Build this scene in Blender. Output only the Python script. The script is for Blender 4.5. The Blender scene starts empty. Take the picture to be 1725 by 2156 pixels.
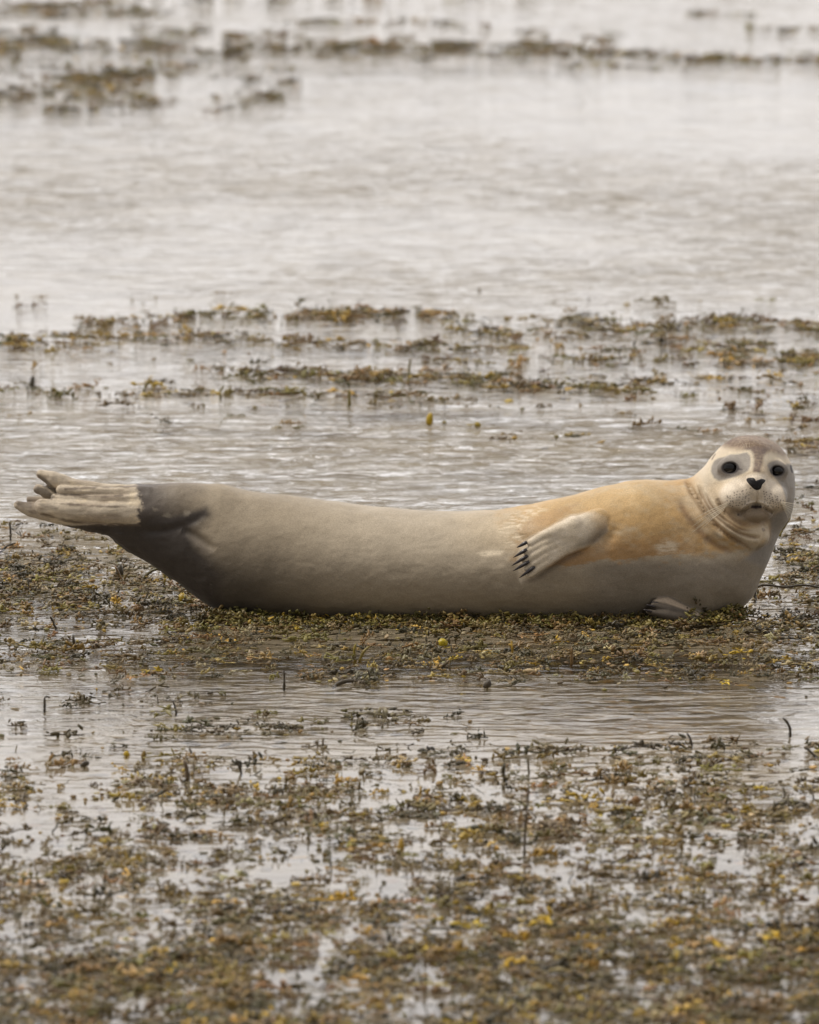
import bpy, bmesh, math, random
import numpy as np

random.seed(7)
rng = np.random.default_rng(11)
C = bpy.context.scene.collection
scn = bpy.context.scene

# ------------------------------------------------------------------ camera
U = 1.6 / 1725.0                      # metres per unit at the seal
ELEV = math.radians(8.0)
DIST = 20.0
cam_d = bpy.data.cameras.new('camera'); cam = bpy.data.objects.new('camera', cam_d); C.objects.link(cam)
CAMP = np.array([0.0, -DIST * math.cos(ELEV), DIST * math.sin(ELEV)])
PITCH = ELEV - math.atan(222 * U / DIST)
cam.location = CAMP
cam.rotation_euler = (math.pi / 2 - PITCH, 0, 0)
cam_d.sensor_fit = 'HORIZONTAL'; cam_d.sensor_width = 36.0
cam_d.lens = 36.0 * DIST / 1.6
cam_d.clip_start = 0.5; cam_d.clip_end = 5000
cam_d.dof.use_dof = True; cam_d.dof.focus_distance = 19.9; cam_d.dof.aperture_fstop = 10.5
scn.camera = cam

# ------------------------------------------------------------------ world, sun, exposure
SUN_EL, SUN_AZ = math.radians(48), math.radians(-52)      # azimuth: direction to the sun seen from the seal (0 = behind the seal, -90 = left)
world = bpy.data.worlds.new('World'); scn.world = world; world.use_nodes = True
nt = world.node_tree; nt.nodes.clear()
out = nt.nodes.new('ShaderNodeOutputWorld'); bg = nt.nodes.new('ShaderNodeBackground')
sky = nt.nodes.new('ShaderNodeTexSky'); sky.sky_type = 'NISHITA'; sky.sun_disc = False
sky.sun_elevation = SUN_EL; sky.sun_rotation = SUN_AZ
hsv = nt.nodes.new('ShaderNodeHueSaturation'); hsv.inputs['Saturation'].default_value = 0.25
mix = nt.nodes.new('ShaderNodeMixRGB'); mix.inputs[0].default_value = 0.8
tc = nt.nodes.new('ShaderNodeTexCoord'); mp = nt.nodes.new('ShaderNodeMapping'); mp.inputs['Scale'].default_value = (1.0, 1.0, 2.6)
nz = nt.nodes.new('ShaderNodeTexNoise'); nz.inputs['Scale'].default_value = 2.2; nz.inputs['Detail'].default_value = 5
cr = nt.nodes.new('ShaderNodeValToRGB')
cr.color_ramp.elements[0].position = 0.32; cr.color_ramp.elements[0].color = (0.79, 0.775, 0.78, 1)
cr.color_ramp.elements[1].position = 0.68; cr.color_ramp.elements[1].color = (1.0, 0.955, 0.94, 1)
mul = nt.nodes.new('ShaderNodeMixRGB'); mul.blend_type = 'MULTIPLY'; mul.inputs[0].default_value = 1.0
L = nt.links.new
L(tc.outputs['Generated'], mp.inputs[0]); L(mp.outputs[0], nz.inputs['Vector']); L(nz.outputs['Fac'], cr.inputs[0])
sx = nt.nodes.new('ShaderNodeSeparateXYZ'); L(tc.outputs['Generated'], sx.inputs[0])
mr = nt.nodes.new('ShaderNodeMapRange'); mr.inputs['From Min'].default_value = -.9; mr.inputs['From Max'].default_value = .9
mr.inputs['To Min'].default_value = 3.8; mr.inputs['To Max'].default_value = 17.0; L(sx.outputs['Y'], mr.inputs['Value'])   # the bright part of the overcast lies beyond the seal
L(mr.outputs[0], mul.inputs[2])
L(cr.outputs[0], mul.inputs[1]); L(sky.outputs[0], hsv.inputs['Color']); L(hsv.outputs[0], mix.inputs[1]); L(mul.outputs[0], mix.inputs[2])
L(mix.outputs[0], bg.inputs[0]); bg.inputs[1].default_value = 0.1; L(bg.outputs[0], out.inputs[0])

sd = bpy.data.lights.new('sun', 'SUN'); sd.energy = 2.4; sd.angle = math.radians(18); sd.color = (1.0, 0.93, 0.82)
so = bpy.data.objects.new('sun', sd); C.objects.link(so)
# sun stands upper left, a little towards the camera
sv = np.array([-0.52, -0.02, 0.85]); sv /= np.linalg.norm(sv)
from mathutils import Vector
so.rotation_euler = Vector(sv).to_track_quat('Z', 'Y').to_euler()
sky.sun_elevation = math.asin(sv[2]); sky.sun_rotation = math.atan2(sv[0], sv[1])

scn.view_settings.view_transform = 'Standard'; scn.view_settings.look = 'None'
scn.view_settings.exposure = 0.0; scn.view_settings.gamma = 1.0
scn.render.engine = 'CYCLES'
scn.cycles.transparent_max_bounces = 24; scn.cycles.max_bounces = 8

# ------------------------------------------------------------------ helpers
FWD = np.array([0, math.cos(PITCH), -math.sin(PITCH)]); UPV = np.array([0, math.sin(PITCH), math.cos(PITCH)])
def ground(px, py, z=0.0):
    """where the sight line through a point of the photograph (1725 x 2156 grid) meets the level z"""
    px = np.asarray(px, float); py = np.asarray(py, float)
    s = U / DIST
    d = FWD[None] + UPV[None] * ((1078 - py.ravel()) * s)[:, None]
    d[:, 0] = (px.ravel() - 862.5) * s
    t = (z - CAMP[2]) / d[:, 2]
    p = CAMP[None] + d * t[:, None]
    return p

def tag(o, label=None, cat=None, group=None, kind=None):
    if label: o['label'] = label
    if cat: o['category'] = cat
    if group: o['group'] = group
    if kind: o['kind'] = kind
    return o

def mesh_np(name, V, F, mat=None, parent=None, attrs=None, smooth=True):
    """V (n,3); F list of int arrays (m,k) with k = 3 or 4"""
    me = bpy.data.meshes.new(name)
    if not isinstance(F, (list, tuple)): F = [F]
    F = [f for f in F if len(f)]
    nl = sum(f.size for f in F); nf = sum(len(f) for f in F)
    me.vertices.add(len(V)); me.vertices.foreach_set('co', np.ascontiguousarray(V, np.float32).ravel())
    me.loops.add(nl); me.loops.foreach_set('vertex_index', np.concatenate([f.ravel() for f in F]).astype(np.int32))
    tot = np.concatenate([np.full(len(f), f.shape[1], np.int32) for f in F])
    st = np.concatenate([[0], np.cumsum(tot)[:-1]]).astype(np.int32)
    me.polygons.add(nf); me.polygons.foreach_set('loop_start', st); me.polygons.foreach_set('loop_total', tot)
    if smooth: me.polygons.foreach_set('use_smooth', np.ones(nf, bool))
    me.update(calc_edges=True); me.validate()
    for k, a in (attrs or {}).items():
        if a.ndim == 2:
            at = me.attributes.new(k, 'FLOAT_COLOR', 'POINT')
            c4 = np.ones((len(V), 4), np.float32); c4[:, :3] = a; at.data.foreach_set('color', c4.ravel())
        else:
            at = me.attributes.new(k, 'FLOAT', 'POINT'); at.data.foreach_set('value', a.astype(np.float32))
    o = bpy.data.objects.new(name, me); C.objects.link(o)
    if mat: me.materials.append(mat)
    if parent: o.parent = parent
    return o

def new_mat(name):
    m = bpy.data.materials.new(name); m.use_nodes = True
    return m, m.node_tree, m.node_tree.nodes['Principled BSDF']
def N(t, ty, **kw):
    n = t.nodes.new(ty)
    for k, v in kw.items():
        if k in n.inputs.keys(): n.inputs[k].default_value = v
        else: setattr(n, k, v)
    return n

# value noise in numpy
_perm = rng.permutation(4096); _rv = rng.random(4096)
def vnoise(x, y, z=0):
    x, y, z = np.broadcast_arrays(np.asarray(x, float), y, z)
    xi, yi, zi = np.floor(x).astype(int), np.floor(y).astype(int), np.floor(z).astype(int)
    fx, fy, fz = x - xi, y - yi, z - zi
    fx, fy, fz = [f * f * (3 - 2 * f) for f in (fx, fy, fz)]
    def h(a, b, c): return _rv[_perm[(_perm[(_perm[a & 4095] + b) & 4095] + c) & 4095]]
    r = 0
    for i in (0, 1):
        for j in (0, 1):
            for k in (0, 1):
                w = (fx if i else 1 - fx) * (fy if j else 1 - fy) * (fz if k else 1 - fz)
                r = r + w * h(xi + i, yi + j, zi + k)
    return r
def fbm(x, y, z=0, o=3):
    r = 0; a = 0.5; s = 0
    for i in range(o):
        r = r + a * vnoise(x * 2 ** i + 17 * i, np.asarray(y) * 2 ** i + 5 * i, np.asarray(z) * 2 ** i); s += a; a *= .5
    return r / s
def sstep(a, b, x):
    t = np.clip((x - a) / (b - a), 0, 1); return t * t * (3 - 2 * t)

# ------------------------------------------------------------------ materials
SN, CS = math.sin(ELEV), math.cos(ELEV)

def seal_material():
    m, t, b = new_mat('seal fur')
    at = N(t, 'ShaderNodeAttribute', attribute_name='coat'); wt = N(t, 'ShaderNodeAttribute', attribute_name='wet')
    tc = N(t, 'ShaderNodeTexCoord')
    n1 = N(t, 'ShaderNodeTexNoise', Scale=400.0, Detail=3.0, Roughness=0.7)
    mp = N(t, 'ShaderNodeMapping'); mp.inputs['Scale'].default_value = (1, 1, 2.2)
    n2 = N(t, 'ShaderNodeTexNoise', Scale=20.0, Detail=7.0, Roughness=0.62)
    L = t.links.new
    L(tc.outputs['Object'], mp.inputs[0]); L(mp.outputs[0], n1.inputs['Vector']); L(tc.outputs['Object'], n2.inputs['Vector'])
    r1 = N(t, 'ShaderNodeMapRange'); r1.inputs['From Min'].default_value = .25; r1.inputs['From Max'].default_value = .75
    r1.inputs['To Min'].default_value = .68; r1.inputs['To Max'].default_value = 1.32
    r2 = N(t, 'ShaderNodeMapRange'); r2.inputs['From Min'].default_value = .3; r2.inputs['From Max'].default_value = .7
    r2.inputs['To Min'].default_value = .9; r2.inputs['To Max'].default_value = 1.09
    L(n1.outputs['Fac'], r1.inputs['Value']); L(n2.outputs['Fac'], r2.inputs['Value'])
    mu = N(t, 'ShaderNodeMath', operation='MULTIPLY'); L(r1.outputs[0], mu.inputs[0]); L(r2.outputs[0], mu.inputs[1])
    vm = N(t, 'ShaderNodeVectorMath', operation='SCALE'); L(at.outputs['Color'], vm.inputs[0]); L(mu.outputs[0], vm.inputs['Scale'])
    L(vm.outputs[0], b.inputs['Base Color'])
    rr = N(t, 'ShaderNodeMapRange'); rr.inputs['To Min'].default_value = .52; rr.inputs['To Max'].default_value = .46
    L(wt.outputs['Fac'], rr.inputs['Value']); L(rr.outputs[0], b.inputs['Roughness'])
    b.inputs['Specular IOR Level'].default_value = .3
    b.inputs['Sheen Weight'].default_value = .05; b.inputs['Sheen Roughness'].default_value = .5
    bp = N(t, 'ShaderNodeBump', Strength=.35, Distance=.0012); L(n1.outputs['Fac'], bp.inputs['Height']); L(bp.outputs[0], b.inputs['Normal'])
    return m

def simple_mat(name, col, rough, spec=.5, bump=0):
    m, t, b = new_mat(name)
    tc = N(t, 'ShaderNodeTexCoord'); n = N(t, 'ShaderNodeTexNoise', Scale=180.0, Detail=4.0)
    r = N(t, 'ShaderNodeMapRange'); r.inputs['To Min'].default_value = .7; r.inputs['To Max'].default_value = 1.3
    vm = N(t, 'ShaderNodeVectorMath', operation='SCALE'); vm.inputs[0].default_value = col
    t.links.new(tc.outputs['Object'], n.inputs['Vector']); t.links.new(n.outputs['Fac'], r.inputs['Value'])
    t.links.new(r.outputs[0], vm.inputs['Scale']); t.links.new(vm.outputs[0], b.inputs['Base Color'])
    b.inputs['Roughness'].default_value = rough; b.inputs['Specular IOR Level'].default_value = spec
    if bump:
        bp = N(t, 'ShaderNodeBump', Strength=bump, Distance=.001); t.links.new(n.outputs['Fac'], bp.inputs['Height']); t.links.new(bp.outputs[0], b.inputs['Normal'])
    return m

def weed_material():
    m, t, b = new_mat('wet seaweed')
    at = N(t, 'ShaderNodeAttribute', attribute_name='tint')
    tc = N(t, 'ShaderNodeTexCoord'); n = N(t, 'ShaderNodeTexNoise', Scale=240.0, Detail=3.0)
    r = N(t, 'ShaderNodeMapRange'); r.inputs['From Min'].default_value = .25; r.inputs['From Max'].default_value = .75
    r.inputs['To Min'].default_value = .65; r.inputs['To Max'].default_value = 1.35
    vm = N(t, 'ShaderNodeVectorMath', operation='SCALE'); L = t.links.new
    L(tc.outputs['Object'], n.inputs['Vector']); L(n.outputs['Fac'], r.inputs['Value']); L(at.outputs['Color'], vm.inputs[0]); L(r.outputs[0], vm.inputs['Scale'])
    L(vm.outputs[0], b.inputs['Base Color']); b.inputs['Roughness'].default_value = .36; b.inputs['Specular IOR Level'].default_value = .38
    bp = N(t, 'ShaderNodeBump', Strength=.5, Distance=.0015); L(n.outputs['Fac'], bp.inputs['Height']); L(bp.outputs[0], b.inputs['Normal'])
    return m

def water_material():
    m = bpy.data.materials.new('sea water'); m.use_nodes = True; t = m.node_tree; t.nodes.clear(); L = t.links.new
    out = N(t, 'ShaderNodeOutputMaterial'); mixs = N(t, 'ShaderNodeMixShader')
    tr = N(t, 'ShaderNodeBsdfTransparent'); tr.inputs[0].default_value = (.80, .76, .68, 1)
    gl = N(t, 'ShaderNodeBsdfGlossy', Roughness=.06); gl.inputs[0].default_value = (1, 1, 1, 1)
    fr = N(t, 'ShaderNodeFresnel', IOR=1.34)
    geo = N(t, 'ShaderNodeNewGeometry')
    ru = N(t, 'ShaderNodeAttribute', attribute_name='ruffle')
    mp1 = N(t, 'ShaderNodeMapping'); mp1.inputs['Scale'].default_value = (9.5, 22, 1); mp1.inputs['Rotation'].default_value = (0, 0, .12); L(geo.outputs['Position'], mp1.inputs[0])
    w1 = N(t, 'ShaderNodeTexNoise', Scale=1.0, Detail=2.5, Roughness=.5, Distortion=.5); L(mp1.outputs[0], w1.inputs['Vector'])
    mm = N(t, 'ShaderNodeMath', operation='MULTIPLY'); L(w1.outputs['Fac'], mm.inputs[0]); L(ru.outputs['Fac'], mm.inputs[1])
    bp = N(t, 'ShaderNodeBump', Strength=1.0, Distance=.021); L(mm.outputs[0], bp.inputs['Height'])
    L(bp.outputs[0], gl.inputs['Normal']); L(bp.outputs[0], fr.inputs['Normal'])
    L(fr.outputs[0], mixs.inputs[0]); L(tr.outputs[0], mixs.inputs[1]); L(gl.outputs[0], mixs.inputs[2]); L(mixs.outputs[0], out.inputs[0])
    return m

def seabed_material():
    m, t, b = new_mat('silty seabed'); L = t.links.new
    geo = N(t, 'ShaderNodeNewGeometry')
    mp = N(t, 'ShaderNodeMapping'); mp.inputs['Scale'].default_value = (3, 3, 3); L(geo.outputs['Position'], mp.inputs[0])
    n = N(t, 'ShaderNodeTexNoise', Scale=2.0, Detail=8.0, Roughness=.65); L(mp.outputs[0], n.inputs['Vector'])
    r = N(t, 'ShaderNodeValToRGB'); r.color_ramp.elements[0].position = .35; r.color_ramp.elements[0].color = (.24, .215, .18, 1)
    r.color_ramp.elements[1].position = .65; r.color_ramp.elements[1].color = (.42, .39, .34, 1)
    L(n.outputs['Fac'], r.inputs[0]); L(r.outputs[0], b.inputs['Base Color']); b.inputs['Roughness'].default_value = .9
    return m

M_SEAL = seal_material(); M_WEED = weed_material()
M_EYE = simple_mat('dark eye', (.006, .005, .005), .08, .5)
M_NOSE = simple_mat('wet black nose', (.010, .008, .009), .5, .3, .5)
M_CLAW = simple_mat('dark claw', (.03, .024, .026), .3, .5, .2)
M_WHISK = simple_mat('pale whisker', (.62, .55, .42), .4, .4)

# ------------------------------------------------------------------ sea and seabed
def sheet(name, z, mat, label, size=1500):
    V = np.array([(-size, -size, z), (size, -size, z), (size, size, z), (-size, size, z)], float)
    o = mesh_np(name, V, np.array([[0, 1, 2, 3]]), mat, smooth=False); tag(o, label, name, kind='structure'); return o
sheet('seabed', -.09, seabed_material(), 'brown silty seabed under the shallow water')
def wave_height(x, y, want_amp=False):
    amp = np.interp(y, [-6, -2, -1.1, -.5, .3, 1.0, 1.6, 2.8, 3.5, 4.3, 5.2, 6.4, 8.3, 10, 12, 16], [.06, .04, .36, .6, .8, 2.3, 2.6, 2.0, .6, .3, .3, .85, .9, .5, .4, .5])
    patch = fbm(x * .9 + 4, y * .55, 1.0, 3); amp = amp * (.62 + .76 * sstep(.33, .67, patch))
    xr = x * .985 + y * .17; yr = y * .985 - x * .17
    h = (fbm(xr * 8, yr * 17, 2.0, 2) - .5) * .0045 + (fbm(x * 2.2 - y * .3, y * 6.5, 6.0, 2) - .5) * .007
    sw = (fbm(x * .4, y * 1.9, 11.0, 2) - .5) * .02
    if want_amp: return amp
    return amp * h + sw * .55 * np.interp(y, [-2, 1, 5, 12], [.25, .6, 1, 1])
def water():
    def axis(a, b, st, far):
        c = np.arange(a, b + 1e-6, st); e = []; x = st
        while x < far: e.append(x); x *= 1.7
        e = np.array(e + [far]); return np.concatenate([(a - e)[::-1], c, b + e])
    xs = axis(-2.4, 2.4, .012, 1500); ys = axis(-6, 19, .017, 1500)
    X, Y = np.meshgrid(xs, ys); fade = (1 - sstep(2.3, 3.5, np.abs(X))) * (1 - sstep(18.5, 21, Y)) * (1 - sstep(5.8, 7, -Y))
    H = wave_height(X.ravel(), Y.ravel()).reshape(X.shape) * fade
    n = len(xs); i = np.arange(len(ys) - 1)[:, None] * n + np.arange(n - 1)[None]
    F = np.stack([i, i + 1, i + n + 1, i + n], -1).reshape(-1, 4)
    o = mesh_np('water', np.stack([X, Y, H], -1).reshape(-1, 3), F, water_material(), None, {'ruffle': (wave_height(X.ravel(), Y.ravel(), True) + .05).astype(np.float32)}); tag(o, 'pale grey rippled shallow sea water', 'water', kind='structure')
water()

# ------------------------------------------------------------------ the seal: an implicit surface in photo units, then scaled to metres
def P3(px, py, d):                                        # photo point at depth d towards the viewer -> (X, Z, D)
    return np.array([px, ((1300 - py) + d * SN) / CS, d], float)
def smin(a, b, k):
    h = np.clip(.5 + .5 * (b - a) / k, 0, 1); return b + (a - b) * h - k * h * (1 - h)
def smax(a, b, k): return -smin(-a, -b, k)
def ell(P, c, r):
    q = P - P3(*c); r = np.array(r, float)
    k0 = np.sqrt(((q / r) ** 2).sum(1)) + 1e-6; k1 = np.sqrt(((q / r ** 2) ** 2).sum(1)) + 1e-9
    return k0 * (k0 - 1) / k1
def chain(P, pts, flat=1.0, k=0):
    """round-cone chain through (px, py, d, r); flat > 1 thins it towards the viewer"""
    best = None
    sc = np.array([1, 1, flat])
    for a, b in zip(pts[:-1], pts[1:]):
        A = P3(*a[:3]) * sc; B = P3(*b[:3]) * sc; ba = B - A
        t = np.clip((P * sc - A) @ ba / (ba @ ba), 0, 1)
        f = np.linalg.norm(P * sc - A - t[:, None] * ba, axis=1) - (a[3] + (b[3] - a[3]) * t)
        if flat > 1: f = f / (1 + (flat - 1) * .5)
        best = f if best is None else (smin(best, f, k) if k else np.minimum(best, f))
    return best

BODY = np.array([
 # px   top   bottom  depth half
 (215, 1040, 1130, 34), (250, 1032, 1148, 42), (300, 1027, 1177, 54), (350, 1025, 1209, 68), (400, 1024, 1247, 86), (440, 1025, 1275, 100), (480, 1028, 1296, 112),
 (550, 1037, 1309, 124), (620, 1046, 1313, 130), (700, 1056, 1315, 134), (790, 1068, 1315, 136), (880, 1077, 1316, 137), (960, 1078, 1317, 138), (1050, 1073, 1318, 140),
 (1120, 1063, 1320, 143), (1200, 1047, 1321, 146), (1300, 1027, 1322, 145), (1380, 1014, 1322, 138), (1440, 1012, 1318, 128), (1500, 1060, 1310, 118)], float)
_xs = np.arange(150, 1561.0)
def _sm(v):
    y = np.interp(_xs, BODY[:, 0], v); k = np.hanning(71); k /= k.sum()
    return np.convolve(np.pad(y, 35, mode='edge'), k, mode='valid')
_top, _bot, _dep = _sm(BODY[:, 1]), _sm(BODY[:, 2]), _sm(BODY[:, 3])
_sl = np.maximum(np.abs(np.gradient(_top)), np.abs(np.gradient(_bot)))

def polyd(X, Y, pts):
    """distance in the picture plane to a polyline, and the arc parameter 0..1"""
    best = np.full(len(X), 1e9); tt = np.zeros(len(X))
    seg = len(pts) - 1
    for i in range(seg):
        ax, ay = pts[i]; bx, by = pts[i + 1]; dx, dy = bx - ax, by - ay
        t = np.clip(((X - ax) * dx + (Y - ay) * dy) / (dx * dx + dy * dy), 0, 1)
        d = np.hypot(X - ax - t * dx, Y - ay - t * dy)
        m = d < best; best = np.where(m, d, best); tt = np.where(m, (i + t) / seg, tt)
    return best, tt
def Z1(zx, zy): return (1401.1 + zx * .2031, 875.7 + zy * .2031)
def Z2(zx, zy): return (1471.2 + zx * .12183, 910.7 + zy * .12183)

def spline(pts, n=6):
    pts = [np.array(p, float) for p in pts]; pts = [2 * pts[0] - pts[1]] + pts + [2 * pts[-1] - pts[-2]]; o = []
    for i in range(1, len(pts) - 2):
        for j in range(n):
            t = j / n; a, b, c, d = pts[i - 1:i + 3]
            o.append(.5 * ((2 * b) + (c - a) * t + (2 * a - 5 * b + 4 * c - d) * t * t + (3 * b - a - 3 * c + d) * t ** 3))
    o.append(pts[-2]); return [tuple(q) for q in o]

# creases: (polyline, depth, width); kept to the side of the animal that faces the viewer
GROOVES = [
 (spline([Z1(205, 620), Z1(260, 780), Z1(340, 900), Z1(420, 1030), Z1(520, 1150), Z1(640, 1245), Z1(760, 1315), Z1(870, 1385)]), 6.5, 5.0),   # outer throat crease
 (spline([Z1(330, 720), Z1(380, 860), Z1(470, 1010), Z1(590, 1125), Z1(720, 1210), Z1(880, 1262), Z1(960, 1265)]), 4.4, 3.8),
 (spline([Z1(400, 800), Z1(450, 920), Z1(540, 1035), Z1(640, 1110), Z1(760, 1180), Z1(880, 1205)]), 3.2, 3.2),
 (spline([Z1(520, 860), Z1(560, 950), Z1(640, 1040), Z1(740, 1115), Z1(860, 1150)]), 5.0, 5.0),                                              # under the cheek
 (spline([Z1(110, 850), Z1(200, 1030), Z1(320, 1180), Z1(430, 1290), Z1(560, 1370), Z1(700, 1420)]), 2.6, 9.0),                               # broad fold on the neck
 (spline([Z2(965, 1015), Z2(966, 1120), Z2(960, 1235)]), 3.0, 1.8),                                                                          # groove under the nose
 (spline([Z2(640, 1440), Z2(720, 1380), Z2(830, 1290), Z2(945, 1262), Z2(1060, 1280), Z2(1150, 1350), Z2(1230, 1420)]), 6.0, 2.6),             # mouth
 (spline([(288, 1112), (320, 1119), (360, 1117), (400, 1104), (436, 1082)]), 2.5, 8.0),                                                              # under the near hind limb
 (spline([(385, 1118), (405, 1124), (430, 1140), (456, 1160)]), 5.0, 8.0),
 ([(1262, 1146), (1284, 1134), (1296, 1112)], 3.0, 9.0),                                                                                      # armpit
]

def field(P, fine=True):
    X, Z, D = P[:, 0], P[:, 1], P[:, 2]
    PY = 1300 - Z * CS + D * SN
    xi = np.clip(X, 150, 1560)
    tp, bt, dp, sl = (np.interp(xi, _xs, a) for a in (_top, _bot, _dep, _sl))
    zc = (1300 - (tp + bt) / 2) / CS; rz = (bt - tp) / 2 / CS
    q = np.sqrt(((Z - zc) / rz) ** 2 + (D / dp) ** 2)
    f = (q - 1) * np.minimum(rz, dp) / np.sqrt(1 + sl ** 2)
    capx = np.maximum(215 - X, X - 1480)
    f = smax(f, capx, 50)
    # chest and neck
    neck = chain(P, [(1462, 1202, 0, 112), (1492, 1190, 0, 114), (1556, 1062, -6, 103)])
    f = smin(f, neck, 55)
    f = smin(f, chain(P, [(1330, 1120, 40, 88), (1200, 1135, 66, 66)]), 60)           # shoulder
    # near hind limb
    f = smin(f, chain(P, [(300, 1068, 26, 37), (380, 1068, 28, 42), (450, 1082, 18, 54)]), 34)
    # head
    h = ell(P, (1578, 1006, 16), (90, 89, 92))
    h = smin(h, ell(P, (1516, 1046, 28), (46, 62, 62)), 30)                            # cheek, viewer's left
    h = smin(h, ell(P, (1634, 1046, 14), (32, 62, 60)), 30)                            # cheek, viewer's right
    h = smin(h, chain(P, [(1581, 968, 62, 38), (1585, 1004, 112, 27), (1586, 1019, 130, 21)]), 24)      # bridge
    f = smin(f, h, 26)
    # throat bag
    thr = chain(P, [(1520, 1060, 66, 42), (1545, 1100, 82, 44), (1573, 1122, 84, 36), (1590, 1128, 82, 27)])
    f = smin(f, thr, 9)
    pads = smin(ell(P, (1550, 1047, 106), (42, 31, 43)), ell(P, (1617, 1049, 100), (36, 31, 42)), 5)
    pads = smin(pads, ell(P, (1586, 1036, 112), (24, 22, 32)), 8)
    f = smin(f, pads, 14)
    f = smin(f, ell(P, (1588, 1081, 98), (36, 19, 34)), 8)                             # chin
    # brows and eye sockets
    for ex, ey, rx, rz_ in ((1533.5, 987, 17.5, 12.6), (1632.5, 993, 15, 11)):
        e0 = EYE_D.get(ex)
        if e0 is not None:
            f = smin(f, ell(P, (ex, ey - 1, e0 - 12), (rx + 10, rz_ + 9, 15)), 8)
            f = smax(f, -ell(P, (ex, ey, e0 + 4), (rx, rz_, 9)), 3)
    # near fore flipper
    fl = chain(P, [(1290, 1104, 84, 32), (1256, 1108, 120, 36), (1205, 1128, 153, 36)], flat=2.0)
    tips = [(1116, 1144), (1109, 1163), (1105, 1181), (1107, 1197), (1114, 1211)]
    st = [(1206, 1104), (1202, 1116), (1198, 1130), (1194, 1143), (1190, 1154)]
    mid = [(1155, 1126), (1150, 1141), (1147, 1156), (1148, 1171), (1150, 1184)]
    dg = None
    for i in range(5):
        g = chain(P, [(*st[i], 156, 13), (*mid[i], 163 - abs(i - 2) * .7, 11.5), (*tips[i], 160, 8)])
        dg = g if dg is None else smin(dg, g, 3.5)
    fl = smin(fl, dg, 14)
    f = smin(f, fl, 2.5)
    # far fore flipper, flat on the weed in front of the chest
    fl2 = chain(P, [(1500, 1312, 70, 16), (1450, 1286, 100, 15), (1400, 1268, 122, 11), (1376, 1267, 130, 5)], flat=1.0)
    fl2 = smin(fl2, chain(P, [(1460, 1300, 108, 14), (1405, 1282, 136, 10), (1372, 1276, 146, 6)]), 5)
    fl2 = smin(fl2, chain(P, [(1460, 1308, 122, 12), (1400, 1296, 148, 10), (1362, 1288, 158, 5)]), 5)
    f = smin(f, fl2, 5)
    # hind flippers: four rolled toes of the near one, the broad far one beneath
    hf = chain(P, [(315, 1078, 44, 25), (230, 1079, 46, 25), (150, 1075, 46, 24), (92, 1068, 44, 18)])
    hf = smin(hf, chain(P, [(315, 1054, 42, 15), (220, 1054, 42, 13), (150, 1053, 40, 11), (118, 1050, 38, 9)]), 2.5)
    hf = smin(hf, chain(P, [(315, 1040, 34, 15), (230, 1037, 34, 12), (170, 1035, 34, 11), (130, 1032, 32, 10)]), 2.5)
    hf = smin(hf, chain(P, [(300, 1038, 10, 13), (210, 1033, 10, 15), (150, 1023, 12, 18), (112, 1010, 14, 17), (88, 999, 14, 10)]), 4)
    hf = smin(hf, chain(P, [(190, 1048, 14, 14), (120, 1044, 12, 12), (82, 1030, 10, 11)]), 3)
    hf = smin(hf, chain(P, [(110, 1050, 10, 10), (90, 1040, 16, 5)]), 3)
    fb = chain(P, [(300, 1110, 0, 34), (200, 1098, 4, 24), (120, 1086, 6, 17), (66, 1073, 8, 16), (40, 1064, 8, 10)])
    fb = smin(fb, chain(P, [(200, 1080, -10, 20), (90, 1058, -8, 14), (62, 1052, -6, 7)]), 5)
    hf = smin(hf, fb, 2.5)
    f = smin(f, hf, 6)
    if fine:
        fr = sstep(-10, 30, D)
        for pts, dep, w in GROOVES:
            xs = [p[0] for p in pts]; ys = [p[1] for p in pts]
            m = (X > min(xs) - 4 * w) & (X < max(xs) + 4 * w) & (PY > min(ys) - 4 * w) & (PY < max(ys) + 4 * w) & (D > -12)
            if m.any():
                d, tt = polyd(X[m], PY[m], pts)
                taper = np.clip(np.minimum(tt, 1 - tt) * 6, 0, 1) ** .7
                f[m] += dep * fr[m] * taper * (np.exp(-(d / w) ** 2) - (.35 if pts[0][0] > 1300 else .1) * np.exp(-((d - 2.1 * w) / w) ** 2))
        # pads crossed by the whisker rows, loose skin, and the old coat lifting along the shoulder
        m = X < 315
        f[m] += (fbm(X[m] / 34, PY[m] / 9, D[m] / 14, 2) - .5) * 3.4 * (1 - sstep(290, 315, X[m]))
        f += (fbm(X / 55, Z / 38, D / 55, 3) - .5) * 5.0 + (fbm(X / 11, Z / 9, D / 11, 2) - .5) * .9
        f -= coat_edge(X, PY, D) * 2.6 * (1 - sstep(1130, 1200, X)) * (1 - sstep(1120, 1140, PY))
    return f

def coat_edge(X, PY, D):
    """1 where the old tan coat still stands proud of the short new one"""
    n = (fbm(X / 26, PY / 8, 3.0, 4) - .5) * 34
    a = sstep(0, 5, (X - 1075) * .62 + (PY - 1122) * .45 * np.where(PY < 1122, 1, -1.2) + n * .8)      # ragged left edge
    b = sstep(0, 5, (1186 + (X - 1240) * -.10 + n * .6) - PY)                                        # lower edge
    return a * b * sstep(1050, 1065, X) * (1 - sstep(1440, 1490, X)) * sstep(-20, 10, D)

EYE_D = {}
def front(px, py, d0=260.0):
    """depth of the animal's surface on the sight line through (px, py)"""
    px = np.atleast_1d(np.asarray(px, float)); py = np.atleast_1d(np.asarray(py, float)); d = np.full(len(px), d0)
    for _ in range(90):
        P = np.stack([px, ((1300 - py) + d * SN) / CS, d], 1)
        d = d - np.clip(field(P), -2, 12) * .7
    return d

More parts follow.
